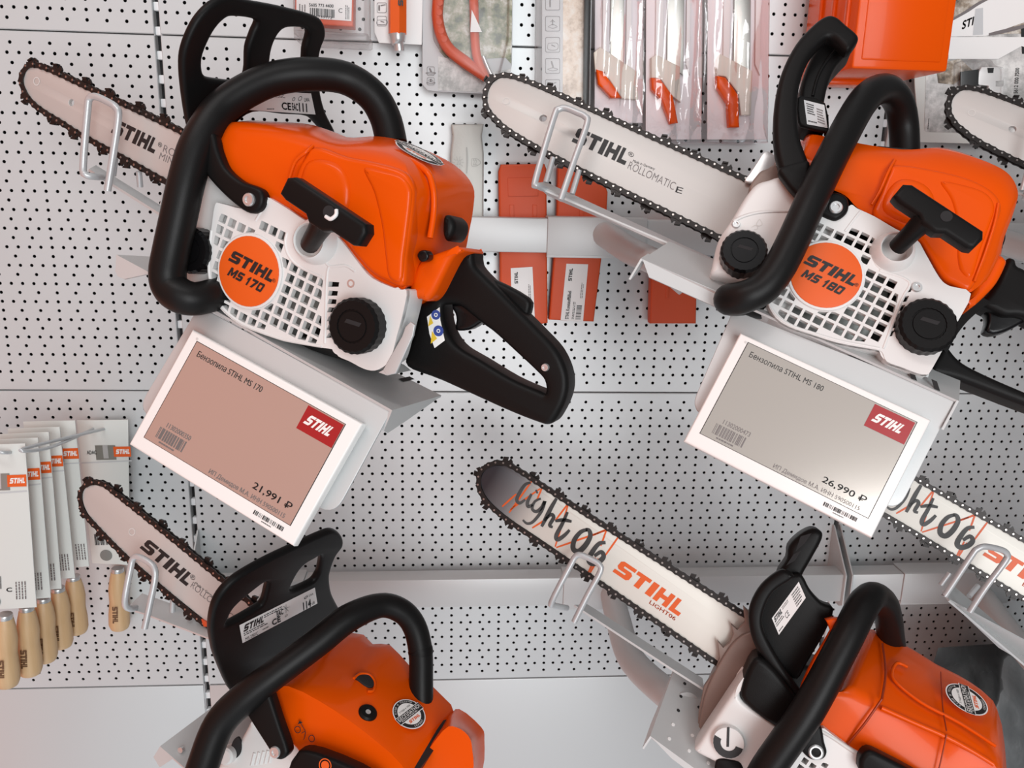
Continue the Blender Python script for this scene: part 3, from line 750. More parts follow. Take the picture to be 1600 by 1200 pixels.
def decal(F, root, c, rx, ry, w, ang=0.0, name='sticker'):
    """round black and white sticker with a slanted band; frame plane w"""
    u, v = c
    G = Frame(F.g(u, v, w), Matrix.Rotation(ang, 3, F.W) @ F.U, F.W)
    def P(a, b, k=0): return G.g(a*rx, b*ry, .0005+k*.0002)
    def ell(s, k): return flatpoly([P(s*math.cos(i*math.pi/20), s*math.sin(i*math.pi/20), k) for i in range(40)])
    o = part(name, [(ell(1, 0), WPRINT), (ell(.94, 1), INK), (ell(.72, 2), WPRINT)], root, 'round black and white sticker')
    part('sticker_band', [(flatpoly([P(-1.02, -.26, 3), P(1.02, -.26, 3), P(1.02, .24, 3), P(-1.02, .24, 3)]), WPRINT), (flatpoly([P(-1.0, -.22, 4), P(1.0, -.22, 4), P(1.0, .2, 4), P(-1.0, .2, 4)]), INK)], o)
    part('sticker_lettering', [(text('БЕСПЛАТНО!', P(-.92, -.08, 5), P(.92, -.08, 5), P(-.92, .15, 5), .03), WPRINT), (lines(P(-.8, -.19, 5), P(.8, -.19, 5), P(-.8, -.11, 5), 1, 4), WPRINT),
         (text('3 года и 1000', P(-.48, .30, 3), P(.48, .30, 3), P(-.48, .44, 3)), INK), (logo(P(-.45, -.50, 3), P(.45, -.50, 3), P(-.40, -.32, 3)), ORANGEF)], o)
    for txt, s in (('КУПИ И ПОЛУЧИ', 1), ('СЕРВИС', -1)):
        it = []
        for i, ch in enumerate(txt):
            if ch == ' ': continue
            a = math.radians(90+s*(len(txt)/2-i-.5)*(9.2 if s > 0 else 9)) if s > 0 else math.radians(-90+(i-len(txt)/2+.5)*9)
            d = Vector((math.cos(a), math.sin(a))); tt = Vector((d.y, -d.x))*s; up = d*s
            cc = d*.83
            b0 = cc-tt*.045-up*.055; it.append((text(ch, P(b0.x, b0.y, 2), P(b0.x+tt.x*.09, b0.y+tt.y*.09, 2), P(b0.x+up.x*.11, b0.y+up.y*.11, 2)), WPRINT))
        part('sticker_rim_lettering', it, o)
    return o
def guide_bar(F, root, outl, w, m=None, hole=None, th=0.0042):
    L = pl(F, outl, w, 6)
    H = [L]
    if hole:
        u, v = F.uv(hole[0], hole[1], w); H.append([(u+hole[2]*math.cos(i*math.pi/9), v+hole[2]*math.sin(i*math.pi/9)) for i in range(18)])
    return part('guide_bar', [(prism(F, H, w-th/2, w+th/2, 0.0004), m or BAR)], root)
def chain_path(F, pxs, w): return [F.uv(x, y, w) for x, y in pxs]
def shroud(F, face, sil, wf, ws, wb, root, dome, name='engine_shroud', n=4, extra=(), k=(0.12, 0.24)):
    """moulded cover: face loop near the shopper, silhouette loop behind it, matching points"""
    f = cr([F.p(x, y, wf) for x, y in face], n); s = cr([F.p(x, y, ws) for x, y in sil], n)
    mid = [a.lerp(b, k[0])+((b-a)-(b-a).dot(F.W)*F.W)*k[1] for a, b in zip(f, s)]
    bk_ = [q+F.W*(wb-ws) for q in s]
    me = loft([f, mid, s, bk_], dome, 50)
    return part(name, [(me, ORANGE)]+list(extra), root)
def cast_tube(F, pxs, r, n=10): return tube([F.p(x, y, w_) for x, y, w_ in pxs], r, n, 4)

def ms_saw(F, D, label):
    """saw with grille, round badge, T starter grip (the two upper ones)"""
    r = thing('chainsaw', F.M, label, 'chainsaw', 'petrol chainsaws on the wall')
    # bar and chain
    gb = guide_bar(F, r, D['bar'], BARW, hole=D.get('barhole'))
    wl = BARW+.0024
    part('bar_logo', [(logo(*q3(F, wl, *D['logo'])), INK), (text('®', *q3(F, wl, *D['reg'])), INK)], gb, 'black slanted lettering')
    for s, q, m_ in D['bartext']: part('bar_print', [(text(s, *q3(F, wl, *q), bold=-0.012 if m_ is INKG else 0.0), m_)], gb)
    u, v = F.uv(*D['emblem'], wl)
    part('nose_emblem', [(ringmesh(F, u, v, .0035, .0045, wl, 16), GREYP)], gb)
    part('saw_chain', chain(F, chain_path(F, D['chain'], BARW), BARW, 0), r)
    # crankcase behind everything
    part('crankcase', [(prism(F, [pl(F, D['core'], -.05, 3)], -.115, -.032, .006), DARKM)], r)
    part('front_tank', [(prism(F, [pl(F, D['tank'], -.012, 4)], -.075, -.012, .006, 3), WHITEP)]+[(cast_tube(F, [(x, y, -.012) for x, y in q], .0016, 8), WHITEP) for q in D.get('tankribs', [])], r)
    for q in D.get('drops', []): part('drop_symbol', [(ribbon(F, q, .0008, -.0117), GREYP)], r)
    # starter cover with the grille cut in
    cov = pl(F, D['cover'], 0, 3); G = pl(F, D['grille'], 0, 3)
    bu = F.uv(*D['badge'], 0)
    hl = grille_holes(F, G, 0, D['pitch'], D['pitch']*.79, bu, D['brad']*1.10, D.get('goff', (0.004, 0.004)))
    for sl in D['slots']: hl.append([F.uv(x, y, 0) for x, y in sl])
    part('starter_cover', [(pierced(F, [cov]+hl, -.006, 0), WHITEP), (prism(F, [cov, [(p[0]*.955+bu[0]*.045, p[1]*.955+bu[1]*.045) for p in cov]], -.034, -.001, .0008, 1), WHITEP)]
         + [(cast_tube(F, [(x, y, -.0008) for x, y in q], .0016, 8), WHITEP) for q in D['ribs']], r)
    part('fan_wheel', [(lathe(F, bu[0]+.012, bu[1]-.006, [(.052, -.031), (.052, -.022), (.045, -.020), (.02, -.018), (.004, -.018)], 40, .02), FLY)], r)
    badge_part(F, r, *D['badge'], D['brad'], None, D['model'], 0.0)
    # starter cup and grip
    u, v = F.uv(*D['cup'], .010); cr_ = D['cupr']
    part('starter_cup', [(lathe(F, u, v, [(cr_*1.55, -.003), (cr_*1.42, .004), (cr_*1.18, .012), (cr_*1.06, .0135), (cr_*.98, .012), (cr_*.9, -.002)], 36), WHITEP)], r)
    part('cup_bottom', [(disc(F, u, v, cr_*.93, -.003, -.001), DARKM)], r)
    t_handle(F, r, *D['grip'], *D['stem'], .045, rope=D.get('rope', False))
    cap(F, r, *D['fuel'], .004, D['fr'], 'fuel_cap'); cap(F, r, *D['oil'], -.006, D['orr'], 'oil_cap', D.get('oilslot', True))
    for s in D['screws']: screw(F, r, s[0], s[1], s[2], s[3])
    # orange shroud
    shroud(F, D['face'], D['sil'], -.006, -.085, -.115, r, D['dome'], extra=[(cast_tube(F, q, rr, 8), ORANGE) for q, rr in D['orib']])
    for q, w1, bv in D['panels']: part('shroud_panel', [(prism(F, [pl(F, q, w1, 4)], -.02, w1, bv, 4), ORANGE)], r)
    for nm, q, w0, w1, bv, m_ in D['bits']: part(nm, [(prism(F, [pl(F, q, w1, 4)], w0, w1, bv, 3), m_)], r)
    # rear handle
    rh = part('rear_handle', [(prism(F, [pl(F, D['rear'], -.045, 4)]+([pl(F, D['rhole'], -.045, 4)] if D.get('rhole') else []), -.076, -.045, .0058, 4), BLACK)], r)
    part('trigger', [(prism(F, [pl(F, D['trig'], -.055, 2)], -.072, -.055, .003), BLACKG)], rh)
    if D.get('lock'): part('throttle_lock', [(prism(F, [pl(F, D['lock'], -.058, 2)], -.072, -.058, .004), BLACK)], rh)
    if D.get('warn'): D['warn'](F, rh)
    # wrap handle
    part('wrap_handle', [(tube([F.p(x, y, w_) for x, y, w_ in D['wrap']], D['wr'], 20, 6), RUBBER)], r)
    D['guard'](F, r)
    return r

# ---------------------------------------------------------------- upper left saw
def guard1(F, r):
    o = F.p(292, 150, 0.0)
    G = Frame(o, F.W*-1.0+F.U*0.10, F.U*1.0+F.W*0.10-F.V*0.12)
    L = pl(G, [(296, 205), (287, 158), (282, 108), (285, 75), (300, 38), (319, 13), (340, -2), (362, -6), (390, 1), (437, 10), (490, 24), (504, 36), (507, 55), (500, 75), (497, 93), (497, 120), (500, 148), (508, 176), (523, 208), (510, 212), (493, 194), (477, 181), (440, 178), (393, 175), (360, 200), (330, 240), (312, 240)], 0, 4)
    Ha = pl(G, [(334, 123), (319, 118), (314, 105), (316, 83), (331, 50), (348, 30), (364, 25), (398, 31), (393, 50), (385, 75), (383, 112), (372, 126)], 0, 4)
    Hb = pl(G, [(420, 104), (424, 72), (436, 49), (452, 42), (479, 47), (474, 77), (472, 110), (465, 122), (428, 124)], 0, 4)
    g = part('hand_guard', [(prism(G, [L, Ha, Hb], -.006, .003, .0040, 4), BLACK)], r)
    w = .0033
    lb = part('guard_label', [(flatpoly([G.p(x, y, w) for x, y in ((360, 170), (360, 138), (486, 146), (493, 179))]), CARDW)], g, 'pale label with small print')
    w = .0036
    part('label_print', [(text('CE', *q3(G, w, (441, 171), (455, 172), (440, 160)), .03), INK), (text('EAC', *q3(G, w, (457, 172), (466, 173), (456, 161)), .03), INK), (text('111', *q3(G, w, (468, 174), (480, 175), (467, 161)), .03), INK), (text('LWA', *q3(G, w, (476, 159), (484, 159), (475, 153)), .01), INK), (lines(*q3(G, w, (420, 152), (446, 154), (420, 146)), 3, 6), INKG), (lines(*q3(G, w, (417, 172), (430, 172), (417, 169)), 1, 3), INK), (ringmesh(G, *G.uv(459, 155, w), .0014, .002, w, 16), INK), (ringmesh(G, *G.uv(469, 154, w), .0020, .0026, w, 16), INK)], lb)
    # arm down to the pivot on the starter side
    arm = pl(F, [(296, 195), (304, 238), (318, 268), (345, 300), (378, 328), (396, 333), (408, 325), (412, 310), (408, 297), (396, 290), (375, 282), (352, 262), (340, 235), (330, 205)], .006, 4)
    part('guard_arm', [(prism(F, [arm], -.006, .007, .004, 3), BLACK)], r)
    screw(F, r, 389, 312, .008, .0058, 'pivot_screw')
def warn1(F, p):
    w = -.0445
    q = part('warning_label', [(flatpoly([F.p(x, y, w) for x, y in ((667, 495), (687, 480), (688, 500), (695, 532), (679, 544), (671, 522))]), WPRINT)], p, 'white label with yellow triangles and blue circles')
    w += .0003; it = []
    for a in (((669, 510), (677, 505), (672, 493)), ((673, 537), (683, 529), (675, 517))): it.append((flatpoly([F.p(*c, w) for c in a]), YEL))
    for x, y, rr in ((681, 492, .0043), (685, 517, .0048)): it.append((ringmesh(F, *F.uv(x, y, w), .0001, rr, w, 20), BLU))
    for x, y in ((681, 492), (685, 517)): it.append((ringmesh(F, *F.uv(x, y, w+.0002), .0010, .0018, w+.0002, 12), WPRINT))
    part('label_symbols', it, q)
D1 = dict(
 bar=[(40, 132), (40, 120), (45, 110), (55, 106), (72, 110), (150, 146), (290, 212), (345, 239), (315, 305), (261, 280), (130, 208), (70, 170), (50, 152)], barhole=(114, 161, .0036), emblem=(57, 127),
 logo=((173, 207), (240, 240), (182, 186)), reg=((246, 228), (252, 231), (248, 221)),
 bartext=[('ROLLOMATIC', ((254, 237), (340, 277), (257, 226)), INKG), ('MINI', ((248, 248), (272, 259), (251, 238)), INKG)],
 chain=[(320, 224), (290, 210), (220, 176), (150, 144), (100, 120), (72, 108), (55, 104), (45, 108), (39, 120), (39, 134), (49, 154), (69, 172), (100, 191), (130, 210), (200, 248), (261, 282), (300, 302)],
 core=[(345, 250), (400, 210), (500, 215), (640, 280), (650, 400), (640, 470), (600, 560), (560, 565), (430, 520), (345, 470), (330, 420), (330, 340)],
 tank=[(292, 300), (305, 282), (318, 270), (345, 285), (400, 310), (420, 330), (400, 400), (380, 470), (350, 472), (322, 462), (300, 450), (286, 435), (284, 380)],
 cover=[(336, 320), (345, 318), (378, 326), (398, 318), (412, 306), (447, 325), (479, 346), (510, 355), (534, 377), (560, 411), (582, 435), (621, 452), (635, 454), (631, 483), (620, 525), (611, 559), (603, 570), (586, 579), (568, 576), (547, 565), (529, 557), (524, 548), (516, 545), (501, 543), (458, 536), (430, 529), (376, 508), (341, 479), (331, 454), (325, 425), (326, 387), (331, 352)],
 grille=[(344, 335), (360, 334), (380, 345), (398, 349), (407, 341), (430, 350), (449, 364), (447, 380), (451, 398), (460, 413), (480, 424), (503, 435), (503, 454), (499, 533), (475, 532), (428, 520), (376, 502), (347, 477), (334, 451), (330, 425), (332, 390)],
 pitch=.0103, badge=(391.3, 424.3), brad=.0308, model='MS 170',
 slots=[[(514, y), (530-(y-440)*.15, y+1), (529-(y-440)*.15, y+8), (513-(y-440)*.05, y+8)] for y in (440, 454, 467, 480, 494, 507, 520)],
 ribs=[[(400, 345), (412, 325), (420, 313)], [(506, 400), (515, 416), (540, 415), (555, 424)], [(515, 416), (511, 436), (508, 536)], [(331, 360), (328, 390), (327, 425), (333, 453), (343, 476), (378, 505), (430, 526), (458, 533), (503, 541)], [(449, 364), (446, 380), (452, 400), (468, 416), (505, 434)]],
 cup=(485, 376), cupr=.0135, rope=True, grip=((455, 292), (575, 372)), stem=((508, 342), (484, 382)),
 fuel=(561, 509), fr=.0232, oil=(308, 392), orr=.0205, oilslot=False,
 screws=[(550, 443, -.002, .0042), (852, 574, -.044, .0034)],
 face=[(343, 233), (352, 216), (372, 203), (425, 207), (487, 224), (540, 242), (585, 251), (628, 263), (646, 284), (651, 311), (644, 350), (637, 382), (634, 420), (632, 452), (600, 442), (575, 428), (550, 398), (530, 372), (500, 356), (479, 346), (447, 325), (415, 306), (385, 291), (356, 266)],
 sil=[(341, 230), (350, 214), (378, 190), (425, 190), (488, 195), (540, 214), (590, 213), (633, 222), (690, 250), (720, 284), (721, 320), (714, 360), (708, 390), (690, 440), (664, 440), (640, 420), (600, 400), (560, 380), (520, 360), (485, 345), (447, 322), (415, 303), (385, 288), (356, 262)],
 dome=[(0.85, F1.W*.0022), (0.5, F1.W*.0034), (0.0, F1.W*.0036)],
 panels=[([(490, 229), (540, 244), (585, 253), (627, 266), (643, 287), (645, 312), (640, 360), (634, 400), (630, 446), (600, 438), (577, 424), (552, 396), (532, 371), (502, 354), (450, 322), (456, 292), (468, 256)], .0010, .0045),
         ([(566, 262), (600, 266), (626, 274), (640, 292), (641, 314), (635, 365), (630, 402), (626, 440), (606, 434), (600, 400), (594, 350), (582, 300)], .0030, .0040),
         ([(470, 262), (490, 246), (525, 254), (545, 286), (540, 330), (505, 350), (462, 322)], .0046, .0070)],
 orib=[([(489, 228, -.004), (478, 238, .002), (462, 252, .002), (452, 280, .002), (446, 303, .001)], .0016), ([(600, 232, -.05), (660, 262, -.028), (676, 290, -.024), (678, 330, -.024), (672, 372, -.02)], .0028)],
 bits=[('shroud_neck', [(636, 456), (636, 476), (651, 467), (664, 471), (677, 459), (691, 432), (707, 402), (723, 392), (712, 385), (690, 392), (670, 400), (650, 415)], -.075, -.02, .006, ORANGE),
       ('choke_knob', [(690, 345), (693, 336), (700, 336), (708, 345), (709, 358), (703, 372), (695, 376), (690, 365)], -.07, -.032, .006, BLACK),
       ('cover_screw', [(651, 400), (655, 392), (664, 391), (669, 398), (667, 406), (657, 409)], -.02, -.008, .002, BLACKG)],
 rear=[(738, 395), (739, 406), (745, 420), (780, 455), (821, 496), (840, 515), (867, 544), (882, 573), (887, 600), (882, 627), (867, 656), (856, 664), (840, 661), (787, 640), (688, 595), (634, 573), (637, 544), (648, 509), (652, 480), (664, 472), (677, 461), (693, 430), (714, 408), (721, 396), (730, 393)],
 rhole=[(691, 480), (698, 476), (716, 478), (735, 492), (752, 506), (771, 520), (803, 549), (835, 579), (849, 595), (851, 614), (840, 611), (797, 592), (749, 563), (717, 544), (701, 525), (692, 501)],
 trig=[(705, 476), (710, 490), (712, 500), (710, 512), (715, 517), (733, 515), (749, 505), (756, 498), (730, 474)],
 lock=[(748, 424), (768, 436), (790, 446), (824, 466), (828, 480), (821, 496), (800, 490), (770, 455)], warn=warn1,
 wrap=[(352, 455, -.02), (330, 462, .0), (305, 467, .014), (282, 462, .02), (266, 448, .02), (262, 425, .02), (268, 390, .02), (279, 340, .018), (290, 290, .014), (305, 237, .006), (325, 196, -.004), (349, 166, -.016), (390, 139, -.032), (433, 122, -.048), (485, 116, -.066), (539, 122, -.086), (580, 148, -.098), (602, 184, -.104), (612, 225, -.104)],
 wr=[.0148]*3+[.0160]*3+[.0158]*4+[.0150]*9, guard=guard1)
S1 = ms_saw(F1, D1, 'orange and white chainsaw with badge MS 170, the upper left saw')
decal(Frame(F1.p(655, 240, -.052), F1.U*.9-F1.W*.3, F1.V*.95+F1.W*.20+F1.U*.25), S1, (0, 0), .0235, .0150, .0, -.25)

# ---------------------------------------------------------------- upper right saw
def guard2(F, r):
    prof = pl(F, [(1252, 300), (1228, 285), (1214, 250), (1209, 205), (1212, 155), (1222, 112), (1243, 70), (1270, 40), (1290, 26), (1306, 27), (1322, 40), (1340, 56), (1338, 68), (1322, 82), (1300, 62), (1286, 66), (1264, 92), (1250, 130), (1246, 170), (1250, 215), (1262, 250), (1275, 285)], 0, 4)
    g = part('hand_guard', [(prism(F, [prof], -.014, .004, .006, 4), BLACK)], r)
    # the blade behind the rim reaches across the saw
    pr2 = [F.p(x, y, -.012) for x, y in ((1254, 190), (1252, 150), (1262, 110), (1280, 78), (1302, 60), (1322, 76))]
    # inner ribbed face
    inner = pl(F, [(1250, 190), (1248, 150), (1258, 112), (1276, 76), (1296, 52), (1316, 56), (1332, 74), (1320, 90), (1302, 112), (1290, 145), (1284, 185), (1288, 205), (1262, 200)], -.03, 4)
    part('guard_blade', [(prism(F, [inner], -.060, -.022, .005, 3), BLACK)], g)
    part('guard_rib', [(tube([F.p(x, y, -.0215) for x, y in ((1270, 150), (1278, 120), (1292, 95), (1310, 74))], .0016, 8, 4), BLACK)], g)
    w = -.010
    q = ((1256, 194), (1260, 147), (1292, 160), (1297, 202))
    back = pl(F, [(1246, 152), (1260, 150), (1290, 160), (1296, 203), (1288, 205), (1258, 197), (1248, 190)], -.012, 2)
    part('guard_plate', [(prism(F, [back], -.018, -.0122, .002), BLACK)], g)
    lb = part('guard_label', [(flatpoly([F.p(x, y, -.0119) for x, y in ((1261, 194), (1256, 156), (1288, 164), (1293, 200))]), CARDG)], g, 'pale label with small print')
    part('label_print', [(lines(*q3(F, -.0115, (1262, 178), (1275, 182), (1260, 160)), 5, 3), INK), (lines(*q3(F, -.0115, (1278, 192), (1289, 196), (1276, 168)), 6, 5), INKG), (lines(*q3(F, -.0115, (1263, 191), (1280, 195), (1263, 187)), 1, 8), INK)], lb)
    arm = pl(F, [(1218, 262), (1228, 285), (1250, 310), (1275, 330), (1300, 342), (1312, 341), (1324, 331), (1327, 318), (1322, 306), (1308, 300), (1290, 300), (1275, 290), (1266, 270), (1262, 250)], .004, 4)
    part('guard_arm', [(prism(F, [arm], -.008, .005, .004, 3), BLACK)], r)
    screw(F, r, 1306, 324, .006, .0062, 'pivot_screw')
D2 = dict(
 bar=[(762, 157), (764, 143), (773, 129), (790, 123), (826, 133), (1000, 211), (1166, 286), (1225, 313), (1190, 401), (1125, 369), (855, 237), (800, 205), (778, 186), (765, 170)], barhole=(849, 186, .0042), emblem=(791, 158),
 logo=((893, 221), (976, 258), (904, 199)), reg=((981, 243), (990, 246), (982, 236)),
 bartext=[('Made in Germany', ((988, 254), (1022, 267), (990, 249)), INK), ('ROLLOMATIC', ((980, 263), (1052, 297), (985, 252)), INKG), ('E', ((1055, 300), (1065, 303), (1058, 291)), INK)],
 chain=[(1200, 300), (1166, 284), (1080, 245), (1000, 209), (900, 163), (826, 131), (790, 121), (772, 127), (762, 142), (760, 158), (764, 172), (777, 188), (800, 207), (855, 239), (950, 287), (1040, 330), (1125, 371), (1160, 388)],
 core=[(1250, 280), (1330, 240), (1450, 250), (1560, 300), (1540, 420), (1500, 470), (1450, 560), (1400, 560), (1290, 520), (1220, 490), (1200, 450), (1230, 360)],
 tank=[(1222, 275), (1202, 279), (1182, 286), (1165, 306), (1144, 341), (1123, 374), (1114, 411), (1112, 428), (1135, 433), (1160, 440), (1172, 470), (1200, 494), (1240, 480), (1270, 420), (1320, 345), (1300, 320), (1260, 290)],
 cover=[(1272, 332), (1300, 338), (1318, 330), (1330, 320), (1340, 326), (1366, 338), (1400, 358), (1432, 374), (1446, 396), (1468, 434), (1484, 447), (1517, 459), (1492, 510), (1456, 577), (1446, 585), (1430, 582), (1410, 574), (1386, 565), (1379, 551), (1372, 547), (1356, 544), (1308, 535), (1261, 520), (1235, 511), (1213, 497), (1199, 472), (1197, 440), (1208, 400), (1235, 360)],
 grille=[(1268, 347), (1294, 350), (1318, 356), (1332, 356), (1367, 373), (1363, 395), (1366, 410), (1374, 423), (1405, 437), (1397, 488), (1376, 534), (1350, 534), (1308, 528), (1259, 515), (1226, 500), (1205, 474), (1205, 440), (1240, 375)],
 tankribs=[[(1146, 346), (1165, 337), (1195, 331), (1245, 330)]], drops=[[(1187, 342), (1191, 350), (1186, 353), (1182, 350), (1187, 342)], [(1174, 355), (1181, 352), (1184, 357), (1178, 359)]],
 pitch=.0103, badge=(1290, 431), brad=.0318, model='MS 180',
 slots=[[(1421-(y-448)*.42, y), (1427-(y-448)*.42, y-1), (1423-(y-448)*.42, y+8), (1417-(y-448)*.42, y+9)] for y in (448, 463, 477, 490, 504, 517)],
 ribs=[[(1320, 362), (1338, 338), (1345, 330)], [(1374, 423), (1420, 440), (1408, 470), (1380, 545)], [(1198, 448), (1201, 472), (1214, 494), (1236, 509), (1262, 518), (1308, 532), (1354, 541), (1374, 545)], [(1369, 373), (1364, 395), (1370, 415), (1390, 428)]],
 cup=(1400, 388), cupr=.0130, grip=((1404, 303), (1525, 383)), stem=((1446, 342), (1402, 386)),
 fuel=(1445, 512), fr=.0245, oil=(1161, 398), orr=.0215,
 screws=[(1432, 449, .000, .0048), (1150, 351, -.012, .0040)],
 face=[(1254, 250), (1262, 240), (1290, 238), (1340, 243), (1400, 252), (1450, 258), (1510, 272), (1555, 292), (1572, 318), (1565, 345), (1548, 388), (1535, 425), (1518, 456), (1490, 447), (1470, 434), (1448, 398), (1432, 374), (1400, 358), (1366, 338), (1340, 325), (1320, 305), (1290, 292), (1270, 278)],
 sil=[(1250, 250), (1258, 206), (1290, 214), (1340, 233), (1400, 241), (1466, 230), (1530, 248), (1568, 268), (1585, 300), (1584, 330), (1570, 370), (1560, 410), (1530, 452), (1500, 440), (1476, 428), (1455, 395), (1436, 370), (1402, 353), (1368, 334), (1340, 320), (1320, 300), (1290, 288), (1268, 274)],
 dome=[(0.85, F2.W*.0022), (0.5, F2.W*.0034), (0.0, F2.W*.0036)],
 panels=[([(1400, 256), (1450, 262), (1510, 276), (1550, 296), (1566, 320), (1558, 350), (1544, 388), (1532, 425), (1516, 452), (1490, 442), (1472, 430), (1452, 396), (1434, 370), (1402, 354), (1366, 334), (1376, 300), (1388, 270)], .0010, .0045),
         ([(1470, 282), (1510, 288), (1542, 300), (1556, 322), (1548, 352), (1534, 390), (1520, 432), (1502, 424), (1496, 400), (1496, 350), (1486, 310)], .0030, .0040),
         ([(1386, 296), (1410, 276), (1446, 284), (1464, 310), (1456, 350), (1420, 350), (1380, 328)], .0044, .0070)],
 orib=[([(1398, 250, -.006), (1388, 268, .002), (1375, 298, .002), (1362, 320, .001)], .0015), ([(1560, 318, .001), (1554, 350, .002), (1538, 400, .002), (1522, 440, .001)], .0016)],
 bits=[('shroud_neck', [(1515, 465), (1514, 480), (1524, 476), (1540, 462), (1560, 440), (1574, 412), (1573, 403), (1562, 396), (1545, 405), (1530, 430)], -.075, -.02, .006, ORANGE),
       ('bumper_plate', [(1165, 284), (1172, 270), (1182, 255), (1196, 236), (1212, 244), (1214, 250), (1206, 266), (1200, 284)], -.080, -.076, .001, CHROME),
       ('bumper_side', [(1170, 300), (1185, 270), (1200, 262), (1225, 250), (1235, 280), (1200, 330)], -.075, -.035, .003, MAGN),
       ('choke_knob', [(1560, 372), (1566, 358), (1572, 356), (1573, 372), (1566, 388), (1560, 390)], -.075, -.045, .004, BLACK)],
 rear=[(1578, 401), (1588, 404), (1592, 414), (1610, 425), (1680, 490), (1760, 560), (1790, 620), (1780, 670), (1750, 690), (1700, 668), (1600, 632), (1500, 594), (1455, 580), (1470, 548), (1485, 520), (1500, 500), (1512, 488), (1528, 474), (1545, 460), (1562, 435), (1572, 412)],
 rhole=[(1480, 530), (1496, 500), (1514, 484), (1530, 474), (1548, 482), (1572, 492), (1600, 494), (1640, 516), (1700, 566), (1745, 620), (1742, 650), (1700, 646), (1640, 626), (1590, 606), (1540, 584), (1506, 566), (1488, 548)],
 trig=[(1535, 470), (1545, 492), (1543, 508), (1541, 516), (1552, 521), (1572, 517), (1594, 506), (1602, 498), (1580, 470)],
 lock=None, warn=None,
 wrap=[(1195, 476, -.03), (1160, 470, -.01), (1140, 468, .008), (1160, 465, .02), (1190, 452, .022), (1214, 424, .022), (1240, 374, .020), (1275, 297, .016), (1310, 226, .004), (1342, 168, -.012), (1364, 144, -.026), (1386, 140, -.044), (1404, 160, -.066), (1412, 198, -.085), (1414, 250, -.094)],
 wr=[.0150]*3+[.0150]*12, guard=guard2)
S2 = ms_saw(F2, D2, 'orange and white chainsaw with badge MS 180, the upper right saw')

